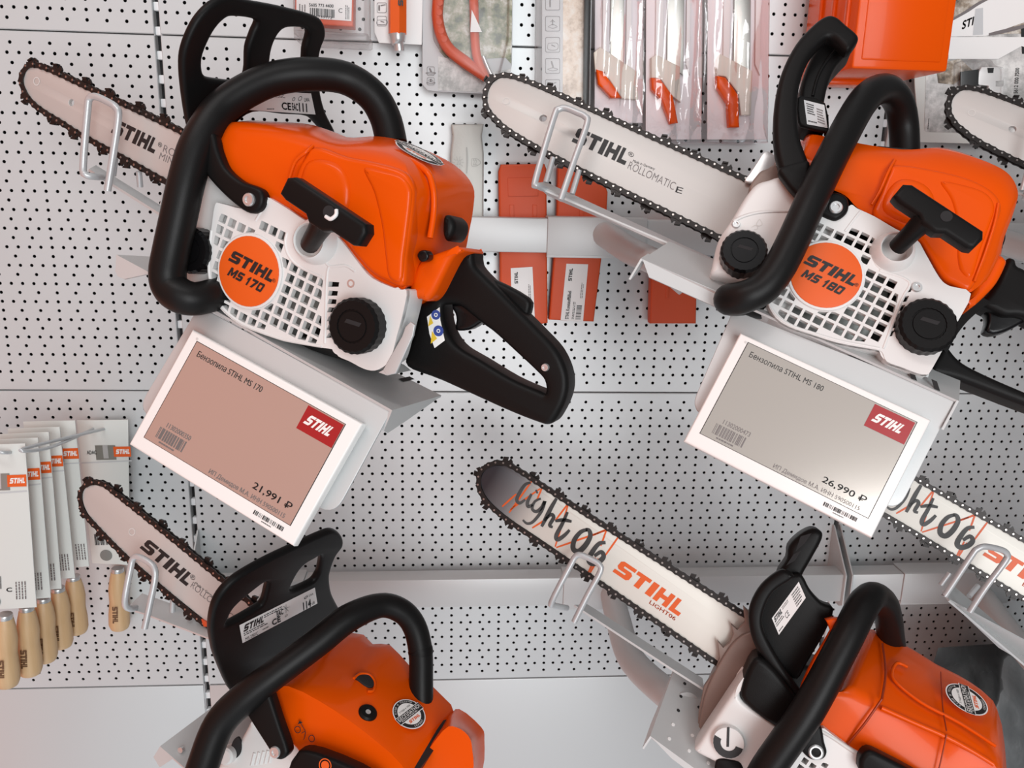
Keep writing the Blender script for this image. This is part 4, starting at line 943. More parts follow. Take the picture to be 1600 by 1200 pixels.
# ---------------------------------------------------------------- lower left saw
def low_left(F):
    r = thing('chainsaw', F.M, 'orange chainsaw with slotted black guard label reading 114, the lower left saw', 'chainsaw', 'petrol chainsaws on the wall')
    gb = guide_bar(F, r, [(131, 778), (134, 764), (146, 758), (160, 760), (177, 770), (260, 836), (352, 912), (396, 948), (366, 1002), (325, 971), (262, 920), (202, 868), (150, 815), (136, 796)], BARW)
    wl = BARW+.0024
    part('bar_logo', [(logo(*q3(F, wl, (218, 856), (291, 916), (232, 842))), INK), (text('®', *q3(F, wl, (296, 903), (303, 908), (299, 896))), INK)], gb, 'black slanted lettering')
    part('bar_print', [(text('ROLLOMATIC', *q3(F, wl, (297, 917), (360, 969), (302, 909)), bold=-.012), INKG), (text('Made in Germany', *q3(F, wl, (304, 913), (336, 938), (306, 909))), INK)], gb)
    part('nose_emblem', [(ringmesh(F, *F.uv(206, 831, wl), .0035, .0045, wl, 16), GREYP)], gb)
    part('saw_chain', chain(F, chain_path(F, [(410, 958), (352, 910), (260, 834), (177, 768), (160, 757), (146, 756), (133, 763), (129, 778), (134, 798), (149, 817), (202, 871), (262, 923), (325, 974), (380, 1008)], BARW), BARW, 0), r)
    part('chain_link_red', [(prism(F, [pl(F, [(318, 966), (326, 970), (330, 978), (322, 978)], BARW, sm=False)], BARW-.003, BARW+.005, .0005), ORANGEW)], r)
    part('crankcase', [(prism(F, [pl(F, [(410, 1130), (450, 1110), (520, 1110), (600, 1150), (660, 1210), (680, 1260), (500, 1280), (420, 1230)], -.07, 3)], -.12, -.055, .006), DARKM)], r)
    part('front_tank', [(prism(F, [pl(F, [(395, 1122), (404, 1138), (425, 1150), (455, 1150), (470, 1172), (480, 1230), (330, 1240), (338, 1200), (362, 1176), (378, 1150)], -.03, 4)], -.07, -.03, .006, 3), WHITEP),
        ] + [(cast_tube(F, [(398+i*7, 1176-i*1.2, -.030), (393+i*7, 1196-i*1.0, -.030)], .0016, 8), WHITEP) for i in range(5)], r)
    part('tank_cavity', [(prism(F, [pl(F, [(364, 1158), (372, 1152), (377, 1165), (375, 1178), (366, 1186), (358, 1180)], -.029, 4)], -.032, -.0288, .0003), GAPM)], r)
    part('oil_cap', [(lathe(F, *F.uv(352, 1182, -.022), [(.009, -.034), (.009, -.022), (.007, -.020), (.001, -.020)], 24), WHITEP)], r)
    # orange covers
    shroud(F, [(423, 1082), (450, 1072), (500, 1096), (549, 1128), (590, 1160), (628, 1196), (640, 1240), (560, 1250), (500, 1215), (464, 1168), (450, 1153), (438, 1128)],
           [(424, 1078), (532, 994), (571, 1013), (598, 1014), (632, 1050), (696, 1110), (690, 1136), (640, 1215), (560, 1230), (480, 1165), (455, 1150), (436, 1122)], -.020, -.105, -.125, r, None, n=2, k=(.06, .03))
    shroud(F, [(692, 1142), (712, 1136), (732, 1150), (738, 1172), (736, 1210), (690, 1240), (640, 1240), (650, 1202)],
           [(692, 1132), (709, 1117), (744, 1146), (749, 1166), (746, 1215), (720, 1260), (670, 1250), (655, 1190)], -.060, -.105, -.125, r, None, 'filter_cover', 3, k=(.1, .1))
    # top plane of the shroud: knob, plug hole, sticker
    a, b, c = F.p(500, 1096, -.020), F.p(628, 1196, -.020), F.p(571, 1014, -.105)
    nn = (b-a).cross(c-a).normalized(); nn = nn if nn.dot(CAM-a) > 0 else -nn
    T = Frame(a, b-a, nn)
    wz = .004
    u, v = T.uv(574, 1115, wz)
    k = part('cover_lock', [(lathe(T, u, v, [(.0098, -.004), (.0098, wz+.002), (.008, wz+.004), (.004, wz+.004), (.0035, wz+.0025), (.0005, wz+.0025)], 28), BLACK)], r)
    part('lock_slot', [(ringmesh(T, u, v, .0002, .0028, wz+.003, 14), CHROME)], k)
    part('plug_opening', [(prism(T, [pl(T, [(553, 1060), (560, 1055), (575, 1056), (583, 1066), (582, 1076), (574, 1078), (564, 1072)], wz, 4)], -.003, wz+.0050, .0008), GAPM), (tube([T.p(x, y, wz+.0045) for x, y in ((553, 1060), (562, 1053), (577, 1054), (586, 1066), (583, 1079), (574, 1080))], .0016, 8, 4), ORANGE)], r)
    S = Frame(T.p(639, 1116, .006), T.p(660, 1098, .006)-T.p(616, 1132, .006), nn)
    decal(S, r, (0, 0), .0180, .0180, .0)
    w = -.016
    part('choke_symbol', [(ringmesh(F, *F.uv(465, 1140, w), .0028, .0036, w, 18), INK), (ringmesh(F, *F.uv(487, 1154, w), .0028, .0036, w, 18), INK), (ribbon(F, [(471, 1146), (477, 1143), (476, 1152), (474, 1156)], .0008, w), INK), (ribbon(F, [(477, 1142), (469, 1129)], .0008, w), INK), (flatpoly([F.p(x, y, w) for x, y in ((465, 1132), (468, 1126), (473, 1129))]), INK)], r)
    # gap between the covers, starter grip, front
    part('cover_gap', [(quadbox([T.p(678, 1128, -.004), T.p(694, 1125, -.004), T.p(712, 1128, -.012), T.p(640, 1225, -.012), T.p(628, 1200, -.004)], .02), DARKM)], r)
    g = part('starter_grip', [(prism(F, [pl(F, [(450, 1202), (462, 1179), (470, 1173), (495, 1177), (556, 1202), (600, 1232), (590, 1256), (540, 1246), (470, 1221)], .012, 2)], -.008, .014, .005, 3), BLACK)], r)
    part('grip_ring_print', [(ringmesh(F, *F.uv(508, 1196, .0146), .0056, .0066, .0146, 24), ORANGEF), (ringmesh(F, *F.uv(508, 1196, .0148), .0001, .0042, .0148, 24), ORANGEF)], g, 'orange ring printed on the grip')
    part('wrap_handle', [(tube([F.p(x, y, w_) for x, y, w_ in [(300, 1250, .02), (316, 1200, .02), (343, 1131, .015), (385, 1088, .008), (434, 1050, -.004), (497, 1003, -.025), (544, 966, -.045), (594, 946, -.07), (628, 955, -.085), (648, 980, -.095), (657, 1018, -.1), (658, 1060, -.102), (658, 1110, -.102)]], [.0158]*4+[.0148]*3+[.0130]*6, 20, 6), RUBBER),
         (tube([F.p(x, y, w_) for x, y, w_ in [(655, 1012, -.0995), (657, 1016, -.0998), (657, 1020, -.1)]], .0136, 20, 2), BLACK)], r)
    # guard
    G = Frame(F.p(335, 1000, -.005), F.W*-1.0+F.U*0.18, F.U*1.0+F.W*0.18-F.V*0.05)
    L = pl(G, [(362, 1082), (336, 1030), (328, 1000), (326, 976), (331, 947), (344, 923), (368, 900), (410, 875), (460, 851), (502, 832), (520, 827), (532, 836), (534, 850), (523, 866), (515, 887), (513, 903), (517, 927), (530, 953), (545, 985), (562, 1010), (545, 1014), (520, 1000), (480, 1020), (430, 1056), (395, 1085)], 0, 4)
    Ha = pl(G, [(354, 973), (355, 962), (365, 945), (390, 923), (414, 907), (412, 927), (408, 940), (399, 948)], 0, 4)
    Hb = pl(G, [(453, 920), (457, 903), (470, 883), (487, 872), (499, 867), (497, 887), (493, 898), (484, 908)], 0, 4)
    g = part('hand_guard', [(prism(G, [L, Ha, Hb], -.006, .004, .0045, 4), BLACK)], r)
    w = .0044; q = [(374, 977), (492, 918), (496, 943), (379, 1005)]
    tl, tr, br, bl = [G.p(x, y, w) for x, y in q]; o2 = G.W*.0004
    lb = part('guard_label', [(flatpoly([tl, tr, br, bl]), CARDW)], g, 'pale label with black print')
    def P(u_, v_): return tl+(tr-tl)*u_+(bl-tl)*v_+o2
    part('label_print', [(logo(P(.03, .44), P(.28, .44), P(.06, .10)), INK), (lines(P(.03, .68), P(.34, .68), P(.03, .48), 2, 4), INK), (lines(P(.30, .28), P(.60, .28), P(.30, .08), 2, 7), INK), (text('MS 250/C', P(.04, .95), P(.20, .95), P(.04, .78)), INK), (lines(P(.26, .88), P(.35, .88), P(.26, .78), 1, 9), INK),
        (text('CE', P(.39, .88), P(.50, .88), P(.39, .58), .035), INK), (text('EAC', P(.46, .54), P(.545, .54), P(.46, .26), .035), INK), (text('114', P(.82, .92), P(.93, .92), P(.82, .50), .035), INK), (text('dB', P(.945, .88), P(.985, .88), P(.945, .72)), INK), (text('LWA', P(.91, .34), P(.97, .34), P(.91, .22)), INK), (ringmesh(G, *[(G.I @ P(.865, .28))[i] for i in (0, 1)], .0016, .0026, w+.0004, 18), INK), (ringmesh(G, *[(G.I @ P(.58, .73))[i] for i in (0, 1)], .0014, .0019, w+.0004, 18), INK),
        (ribbon(G, [(447, 944), (447, 958)], .0005, w+.0004), INK), (ribbon(G, [(441, 953), (453, 948)], .0005, w+.0004), INK), (ribbon(G, [(443, 947), (451, 955)], .0005, w+.0004), INK)], lb)
    part('guard_arm', [(prism(F, [pl(F, [(398, 1080), (416, 1068), (424, 1090), (437, 1130), (450, 1168), (449, 1180), (440, 1187), (428, 1184), (421, 1172), (388, 1120), (375, 1098)], .004, 4)], -.010, .006, .004, 3), BLACK)], r)
    screw(F, r, 430, 1175, .006, .0058, 'pivot_screw')
    return r
S3 = low_left(F3)

# ---------------------------------------------------------------- lower right saw
def light_bar_mat():
    m = mat('light_bar_print', (0.60, 0.585, 0.545), 0.48, 0.25); n = m.node_tree; b = n.nodes['Principled BSDF']
    t = n.nodes.new('ShaderNodeTexCoord'); s = n.nodes.new('ShaderNodeSeparateXYZ'); r_ = n.nodes.new('ShaderNodeValToRGB')
    n.links.new(t.outputs['Generated'], s.inputs[0]); n.links.new(s.outputs[0], r_.inputs[0]); n.links.new(r_.outputs[0], b.inputs['Base Color'])
    r_.color_ramp.elements[0].position = 0.03; r_.color_ramp.elements[0].color = (0.035, 0.033, 0.04, 1); r_.color_ramp.elements[1].position = 0.22; r_.color_ramp.elements[1].color = (0.66, 0.64, 0.59, 1)
    e = r_.color_ramp.elements.new(0.12); e.color = (0.20, 0.20, 0.21, 1)
    return m
def low_right(F):
    r = thing('chainsaw', F.M, 'orange chainsaw with painted "light 06" bar seen whole, the lower right saw', 'chainsaw', 'petrol chainsaws on the wall')
    gb = guide_bar(F, r, [(752, 752), (756, 738), (768, 729), (785, 728), (808, 737), (980, 848), (1164, 965), (1215, 1000), (1170, 1062), (1120, 1031), (861, 853), (800, 812), (770, 787), (756, 768)], BARW, light_bar_mat())
    wl = BARW+.0024
    Z = lambda L: [(730+x/3.2, 690+y/3.2) for x, y in L]
    OL = [[(175, 325), (245, 262)], [(210, 355), (325, 195)], [(215, 340), (365, 235)], [(378, 222), (345, 300)], [(325, 432), (400, 385)], [(440, 395), (505, 310)], [(440, 525), (505, 315)], [(445, 530), (690, 445)], [(625, 470), (695, 440)], [(697, 440), (668, 522)], [(757, 475), (690, 570)], [(605, 655), (642, 580)], [(615, 655), (655, 585)]]
    part('bar_line_print', [(ribbon(F, Z(q), .0022, wl), ORANGEF) for q in OL], gb, 'thin orange lines')
    ST = [[(318, 205), (290, 215), (265, 250), (248, 290), (262, 308), (290, 290)], [(322, 262), (302, 300), (305, 325), (328, 315)], [(343, 252), (352, 248)], [(368, 285), (338, 300), (325, 335), (345, 350), (372, 330), (388, 298), (370, 350), (330, 400), (300, 410), (278, 392)], [(447, 284), (420, 330), (395, 380), (372, 425)], [(385, 395), (418, 365), (432, 380), (412, 418), (428, 428)], [(502, 352), (476, 410), (446, 468), (452, 490), (485, 470), (512, 442)], [(440, 397), (482, 392), (522, 400)],
          [(602, 440), (568, 452), (536, 492), (530, 535), (555, 550), (590, 520), (615, 475), (610, 445), (592, 440)], [(692, 505), (660, 510), (628, 548), (608, 590), (625, 610), (660, 600), (682, 575), (670, 552), (636, 572)]]
    wd = [.0044, .0044, .005, .0042, .0052, .0046, .0052, .0044, .0064, .0064]
    part('bar_brush_lettering', [(ribbon(F, Z(q), k, wl+.0002), INKB) for q, k in zip(ST, wd)], gb, 'grey brush lettering')
    part('bar_logo', [(logo(*q3(F, wl+.0001, (957, 893), (1060, 963), (972, 875))), ORANGEF)], gb, 'orange slanted lettering')
    part('bar_print', [(text('LIGHT06', *q3(F, wl+.0001, (1014, 943), (1054, 970), (1017, 938)), .01), ORANGEF)], gb)
    part('saw_chain', chain(F, chain_path(F, [(1190, 980), (1164, 963), (1070, 903), (980, 846), (890, 788), (808, 735), (785, 725), (768, 727), (754, 737), (750, 753), (754, 770), (768, 789), (800, 815), (861, 856), (990, 944), (1120, 1034), (1150, 1054)], BARW), BARW, 0), r)
    # bumper and housings
    part('crankcase', [(prism(F, [pl(F, [(1190, 1040), (1290, 1040), (1380, 1090), (1500, 1170), (1530, 1260), (1250, 1280), (1200, 1200), (1170, 1100)], -.07, 3)], -.12, -.055, .006), DARKM)], r)
    part('bumper_spikes', [(prism(F, [pl(F, [(1161, 947), (1170, 955), (1172, 975), (1180, 1000), (1180, 1040), (1162, 1062), (1126, 1112), (1090, 1160), (1087, 1172), (1092, 1110), (1100, 1072), (1118, 1046), (1124, 1028), (1121, 1001), (1130, 1012), (1140, 1004), (1146, 990), (1142, 975), (1152, 984), (1164, 972)], -.070, 1, False)], -.078, -.070, .001), MAGN)], r)
    part('clutch_housing', [(prism(F, [pl(F, [(1150, 1000), (1180, 990), (1190, 1040), (1165, 1066), (1128, 1112), (1094, 1158), (1090, 1150), (1100, 1090), (1122, 1040)], -.066, 3)], -.1, -.066, .002, 3), MAGN)], r)
    part('front_tank', [(prism(F, [pl(F, [(1170, 1060), (1157, 1066), (1124, 1114), (1093, 1161), (1087, 1175), (1118, 1192), (1150, 1212), (1200, 1230), (1240, 1180), (1212, 1134), (1162, 1098), (1158, 1080)], -.02, 4)], -.065, -.02, .005, 3), WHITEP)], r)
    u, v = F.uv(1138, 1160, -.014); rr = .0165
    oc = part('oil_cap', [(lathe(F, u, v, [(rr, -.024), (rr, -.014), (rr*.95, -.012), (rr*.05, -.012)], 36), WHITEP)], r, 'white and black cap')
    def arc(a0, a1, r0, r1, w_):
        vs, fs = [], []
        for i in range(13):
            a = math.radians(a0+(a1-a0)*i/12); vs += [F.g(u+r0*math.cos(a), v+r0*math.sin(a), w_), F.g(u+r1*math.cos(a), v+r1*math.sin(a), w_)]
        return mk(vs, [(2*i, 2*i+1, 2*i+3, 2*i+2) for i in range(12)])
    part('cap_print', [(arc(185, 375, rr*.48, rr*.94, -.0117), INK), (flatpoly([F.p(x, y, -.0115) for x, y in ((1136, 1136), (1140, 1136), (1139, 1167), (1135, 1167))]), INK)], oc)
    part('tank_mouth', [(prism(F, [pl(F, [(1118, 1192), (1126, 1186), (1142, 1188), (1158, 1194), (1160, 1215), (1120, 1215)], -.018, 3)], -.024, -.018, .002), BLACK)], r)
    # starter cover edge with grille
    cv = pl(F, [(1240, 1180), (1262, 1165), (1282, 1138), (1300, 1148), (1324, 1166), (1345, 1180), (1400, 1205), (1420, 1260), (1300, 1290), (1230, 1250)], -.002, 3)
    gr = pl(F, [(1240, 1190), (1256, 1176), (1268, 1188), (1290, 1192), (1300, 1205), (1290, 1250), (1240, 1240)], -.002, 2)
    hl = grille_holes(F, gr, -.002, .0085, .0060, (9, 9), .001)
    part('starter_cover', [(pierced(F, [cv]+hl, -.02, -.002), WHITEP)], r)
    part('cover_lip', [(tube([F.p(x, y, -.003) for x, y in ((1280, 1140), (1302, 1153), (1324, 1168), (1345, 1181), (1380, 1200))], .0022, 8, 4), GREYP)], r)
    # orange shroud
    shroud(F, [(1277, 1134), (1300, 1090), (1322, 1080), (1345, 1092), (1375, 1106), (1430, 1128), (1480, 1150), (1520, 1172), (1552, 1192), (1560, 1230), (1480, 1260), (1400, 1214), (1345, 1178), (1310, 1156)],
           [(1277, 1130), (1318, 1050), (1355, 990), (1384, 999), (1430, 1020), (1470, 1045), (1506, 1063), (1542, 1086), (1558, 1108), (1570, 1165), (1560, 1240), (1440, 1220), (1350, 1172), (1310, 1152)], -.012, -.105, -.125, r, None, n=2, k=(.08, .06))
    a, b, c = F.p(1345, 1092, -.012), F.p(1480, 1150, -.012), F.p(1430, 1020, -.105)
    nn = (b-a).cross(c-a).normalized(); nn = nn if nn.dot(CAM-a) > 0 else -nn
    T = Frame(a, b-a, nn)
    SE = mat('orange_seam', (0.30, 0.028, 0.002), 0.4)
    part('shroud_seam', [(tube([T.p(x, y, .0062) for x, y in ((1379, 1006), (1384, 1050), (1378, 1092))], .0012, 8, 4), SE), (tube([F.p(x, y, w_) for x, y, w_ in ((1378, 1092, -.006), (1350, 1132, -.006), (1323, 1164, -.010))], .0012, 8, 4), SE),
         (tube([T.p(x, y, .0062) for x, y in ((1470, 1050), (1473, 1104), (1479, 1142))], .0007, 8, 4), SE), (tube([F.p(x, y, -.006) for x, y in ((1479, 1148), (1472, 1180), (1466, 1206))], .0007, 8, 4), SE)], r)
    part('shroud_rib', [(tube([T.p(x, y, .006) for x, y in ((1418, 1042), (1402, 1036), (1394, 1050), (1400, 1066), (1440, 1098), (1500, 1130), (1556, 1166))], .0018, 8, 5), ORANGE), (tube([F.p(x, y, -.009) for x, y in ((1377, 1106), (1430, 1130), (1480, 1152), (1520, 1174), (1552, 1194))], .0026, 8, 4), ORANGE)], r)
    S = Frame(T.p(1510, 1093, .0085), T.p(1504, 1078, .0085)-T.p(1513, 1112, .0085), nn)
    decal(S, r, (0, 0), .0195, .0210, .0)
    part('shroud_strip', [(prism(F, [pl(F, [(1288, 966), (1312, 964), (1318, 976), (1290, 1022), (1262, 1068), (1251, 1078), (1252, 1066), (1272, 1024), (1296, 984)], -.022, 2)], -.024, -.012, .002), ORANGE)], r)
    g = part('starter_grip', [(prism(F, [pl(F, [(1341, 1192), (1346, 1178), (1358, 1171), (1380, 1180), (1440, 1212), (1480, 1240), (1470, 1262), (1420, 1250), (1350, 1212)], .012, 2)], -.006, .016, .005, 3), BLACK)], r)
    part('wrap_handle', [(tube([F.p(x, y, w_) for x, y, w_ in [(1180, 1240, .015), (1200, 1200, .015), (1262, 1110, .01), (1314, 1014, -.004), (1340, 962, -.018), (1353, 940, -.03), (1366, 931, -.045), (1381, 942, -.065), (1388, 965, -.085), (1391, 988, -.105), (1395, 1016, -.132)]], [.0165]*3+[.0160]*3+[.0145]*5, 20, 6), RUBBER)], r)
    # guard: near arm, inner plate and tall blade
    gd = part('hand_guard', [(prism(F, [pl(F, [(1218, 892), (1190, 914), (1173, 944), (1170, 972), (1178, 1006), (1196, 1034), (1225, 1068), (1246, 1098), (1254, 1086), (1224, 1042), (1203, 1006), (1192, 978), (1195, 952), (1210, 925), (1240, 904), (1234, 894)], -.02, 4)], -.034, -.02, .005, 3), BLACK)], r)
    part('guard_blade', [(prism(F, [pl(F, [(1216, 898), (1230, 874), (1233, 854), (1250, 836), (1270, 826), (1284, 831), (1285, 843), (1272, 868), (1258, 892), (1252, 902), (1238, 908)], -.05, 3)], -.085, -.05, .006, 3), BLACK),
         (prism(F, [pl(F, [(1190, 934), (1208, 908), (1240, 898), (1254, 900), (1266, 922), (1284, 942), (1303, 952), (1290, 988), (1262, 1036), (1246, 1062), (1226, 1050), (1194, 1016), (1182, 975)], -.037, 3)], -.06, -.037, .004, 3), BLACK),
         (prism(F, [pl(F, [(1178, 1030), (1200, 1036), (1230, 1070), (1248, 1098), (1240, 1130), (1212, 1136), (1162, 1098), (1160, 1070)], -.015, 3)], -.06, -.015, .006, 3), BLACK)], gd)
    part('blade_window', [(flatpoly([F.p(x, y, -.0498) for x, y in q]), GAPM) for q in (((1251, 838), (1268, 833), (1258, 848), (1243, 862)), ((1240, 866), (1252, 860), (1242, 876), (1228, 884)))], gd)
    w = -.0368; q = [(1206, 966), (1248, 909), (1259, 934), (1217, 992)]
    tl, tr, br, bl = [F.p(x, y, w) for x, y in q]; o2 = F.W*.0003
    lb = part('guard_label', [(flatpoly([tl, tr, br, bl]), CARDW)], gd, 'pale label with black print')
    def P(u_, v_): return tl+(tr-tl)*u_+(bl-tl)*v_+o2
    part('label_print', [(logo(P(.03, .34), P(.30, .34), P(.06, .08)), INK), (lines(P(.03, .62), P(.32, .62), P(.03, .40), 2, 4), INK), (lines(P(.34, .26), P(.62, .26), P(.34, .08), 2, 7), INKG), (text('CE', P(.34, .80), P(.46, .80), P(.34, .50)), INK), (lines(P(.04, .94), P(.2, .94), P(.04, .82), 1, 6), INK), (lines(P(.70, .9), P(.95, .9), P(.70, .1), 6, 11), INK)], lb)
    part('guard_arm', [(prism(F, [pl(F, [(1246, 1120), (1262, 1135), (1282, 1134), (1288, 1160), (1292, 1176), (1286, 1186), (1272, 1188), (1258, 1180), (1236, 1150)], .0, 4)], -.012, .002, .004, 3), BLACK)], r)
    uu, vv = F.uv(1275, 1175, .002)
    part('pivot_screw', [(lathe(F, uu, vv, [(.0075, -.002), (.0075, .003), (.0062, .004), (.0048, .004), (.0042, .0), (.0005, .0)], 24), CHROME)], r)
    return r
S4 = low_right(F4)

# ---------------------------------------------------------------- the two saws running off the right edge and their stands
def shifted(src, T, label):
    c = copy_tree(src); c.matrix_world = Matrix.Translation(T) @ src.matrix_world; c['label'] = label; return c
p4 = F4.p(980, 848, BARW); T5 = atY(1557, 824, p4.y+0.01)-p4
S5 = shifted(S4, T5, 'chainsaw at the right edge whose painted bar peeks out behind the 26,990 price tag')
m0 = atY(1760, 1130, -.46); m1 = m0+F4.U*.30; bk5 = -F4.W*.11
B5 = bracket(F4, Matrix.Translation(T5) @ F4.M, 'grey steel saw stand at the right edge under the second light 06 bar', None, [m0, m1, m1+bk5, m0+bk5], [],
    [atY(1474, 922, p4.y-.01), atY(1490, 915, p4.y+.03), atY(1700, 1020, p4.y+.0), atY(1790, 1085, p4.y-.03), atY(1780, 1100, p4.y-.06), atY(1484, 938, p4.y-.025)],
    [atY(1484, 939, p4.y-.025), atY(1780, 1098, p4.y-.06), atY(1720, 1140, p4.y-.03), atY(1560, 1015, p4.y-.005), atY(1500, 955, p4.y-.02)],
    [atY(x, y, p4.y-.045) for x, y in ((1515, 956), (1540, 918), (1571, 876), (1573, 865), (1564, 859), (1540, 854), (1527, 858), (1518, 868), (1480, 925), (1476, 930))], .0036,
    [[atY(1528, 915, p4.y), atY(1514, 932, p4.y-.01)], [atY(1484, 895, p4.y+.01), atY(1470, 914, p4.y+.01)]],
    [atY(1535, 932, RY), atY(1575, 985, RY-.08), atY(1650, 1070, RY-.2), m0+bk5*.7+F4.U*.05-F4.V*.012], .0175, (atY(1408, 926, RY).x, atY(1575, 926, RY).x), (r2z0, r2z1))
p2 = F2.p(849, 186, BARW); T6 = atY(1581, 203, p2.y+0.0)-p2
S6 = shifted(S2, T6, 'chainsaw at the upper right edge showing only its plain rounded bar tip')
B6 = shifted(B2, T6, 'grey steel saw stand at the upper right edge behind the plain bar tip')

# ================================================================== goods hanging on the wall
def slab(px, y0, y1, m, bev=0.001, n=1, sm=False):
    """upright outline facing the shop: photo outline at depth y0, thickness back to y1"""
    F = Frame((0, y0, 0), (1, 0, 0), (0, -1, 0))
    return (prism(F, [pl(F, px, 0, n if sm else 1, sm)], y0-y1, 0, bev), m)
def wallF(y): return Frame((0, y, 0), (1, 0, 0), (0, -1, 0))
def wq(y, a, b, c): return atY(*a, y), atY(*b, y), atY(*c, y)
# felling wedges
def wedge(px, y0, label, lab, marks):
    xs = [p[0] for p in px]
    t = thing('felling_wedge', atY(sum(xs)/len(xs), max(p[1] for p in px), y0), label, 'wedge', 'orange felling wedges')
    body = part('wedge_body', [slab(px, y0, y0+.020, ORANGEW, .003)], t)
    F = wallF(y0)
    for q in marks: part('moulded_rib', [(prism(F, [pl(F, q, 0, sm=False)], -.001, .0012, .0005), ORANGEW)], t)
    if lab:
        a, b, c, d = [atY(x, y, y0-.0006) for x, y in lab]
        l = part('paper_label', [(flatpoly([a, b, c, d]), CARDW)], t, 'white paper label')
        def P(u, v): return a+(b-a)*u+(d-a)*v+Vector((0, -.0003, 0))
        part('label_print', [(logo(P(.32, .30), P(.32, .08), P(.16, .30)), INK), (text('STIHL Kunststofffällkeil', P(.36, .98), P(.36, .48), P(.20, .98), .02), INK), (lines(P(.62, .98), P(.62, .62), P(.50, .98), 2, 3), INK), (barcode(P(.92, .98), P(.92, .72), P(.68, .98), 20, 5), INK), (lines(P(.92, .60), P(.92, .30), P(.78, .60), 2, 5), INKG)], l)
    return t
wedge([(783, 257), (851, 256), (854, 264), (856, 505), (838, 508), (836, 500), (782, 498), (779, 268)], -.026, 'orange plastic wedge right of the silver wedge, leftmost of three', [(798, 419), (832, 417), (836, 504), (800, 500)], [[(793, 278), (840, 277), (841, 306), (794, 307)], [(796, 320), (803, 320), (803, 342), (796, 342)], [(832, 320), (839, 320), (839, 342), (832, 342)]])
wedge([(872, 260), (935, 262), (950, 300), (948, 340), (928, 503), (858, 500), (870, 340)], -.026, 'orange plastic wedge with long white label under the rail sleeve, middle of three', [(885, 412), (919, 413), (911, 502), (876, 500)], [[(905, 318), (912, 317), (912, 340), (905, 340)], [(928, 318), (935, 318), (934, 340), (927, 340)]])
wedge([(1018, 420), (1018, 350), (1092, 350), (1090, 420), (1088, 506), (1016, 506)], -.026, 'orange plastic wedge without label under the upper right bar, rightmost of three', None, [[(1040, 430), (1045, 430), (1045, 466), (1040, 466)]])
def alu_wedge():
    y0 = -.024; t = thing('metal_felling_wedge', atY(730, 420, y0), 'silver metal wedge with moulded lettering, behind the upper left saw', 'wedge')
    part('wedge_body', [slab([(705, 194), (756, 194), (753, 212), (756, 240), (755, 420), (706, 420), (704, 240), (707, 212)], y0, y0+.02, ALU, .003)], t)
    yy = y0-.0008
    part('raised_lettering', [(logo(*wq(yy, (742, 338), (736, 274), (718, 338))), ALU)], t)
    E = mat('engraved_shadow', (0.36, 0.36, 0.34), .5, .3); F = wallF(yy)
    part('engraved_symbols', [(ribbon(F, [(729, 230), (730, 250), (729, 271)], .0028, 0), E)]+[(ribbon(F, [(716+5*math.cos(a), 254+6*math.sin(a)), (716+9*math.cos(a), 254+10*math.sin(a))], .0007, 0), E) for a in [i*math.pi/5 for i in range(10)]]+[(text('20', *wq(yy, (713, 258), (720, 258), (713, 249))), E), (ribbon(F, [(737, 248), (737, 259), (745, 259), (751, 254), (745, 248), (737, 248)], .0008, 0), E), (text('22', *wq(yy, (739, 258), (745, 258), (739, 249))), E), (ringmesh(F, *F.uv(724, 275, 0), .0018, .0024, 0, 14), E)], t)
    part('lower_label', [(flatpoly([atY(x, y, yy) for x, y in ((736, 396), (754, 396), (748, 424), (740, 424))]), CARDW), (lines(*wq(yy-.0003, (739, 418), (748, 418), (739, 398)), 4, 4), INK)], t)
alu_wedge()
# boxed part in a clear blister
def icon_box(F, x0, y0, x1, y1, k):
    a = [(x0, y0), (x1, y0), (x1, y1), (x0, y1)]; it = []
    L = roundc([F.uv(x, y, 0) for x, y in a], .0022, (0, 1, 2, 3), 3); Li = [(p[0]*.93+.07*sum(q[0] for q in L)/len(L), p[1]*.93+.07*sum(q[1] for q in L)/len(L)) for p in L]
    it.append((prism(F, [L, Li], 0, .0004), INKG)); cx, cy = (x0+x1)/2, (y0+y1)/2; h = (y1-y0)
    if k % 4 == 0: it += [(ribbon(F, [(cx-4, cy-h*.25), (cx-4, cy+h*.3)], .0022, .0003), INKG), (ribbon(F, [(cx-2, cy-h*.2), (cx+6, cy-h*.3)], .0012, .0003), INKG)]
    elif k % 4 == 1: it += [(ribbon(F, [(cx, cy-h*.3), (cx, cy+h*.1)], .0014, .0003), INKG), (ribbon(F, [(cx-7, cy+h*.2), (cx, cy+h*.05), (cx+7, cy+h*.2), (cx, cy+h*.3), (cx-7, cy+h*.2)], .0007, .0003), INKG), (ribbon(F, [(cx-4, cy-h*.1), (cx, cy-h*.2), (cx+4, cy-h*.1)], .0008, .0003), INKG)]
    elif k % 4 == 2: it += [(ribbon(F, [(cx-7, cy-h*.1), (cx-7, cy+h*.3), (cx+7, cy+h*.3), (cx+7, cy-h*.1), (cx-7, cy-h*.1)], .0007, .0003), INKG), (ribbon(F, [(cx-2, cy), (cx+4, cy+h*.12)], .0012, .0003), INKG)]
    else: it += [(ribbon(F, [(cx-2, cy-h*.32), (cx+1, cy+h*.1)], .0022, .0003), INKG), (ribbon(F, [(cx-8, cy+h*.22), (cx, cy+h*.12), (cx+8, cy+h*.22), (cx, cy+h*.32), (cx-8, cy+h*.22)], .0008, .0003), INKG)]
    return it
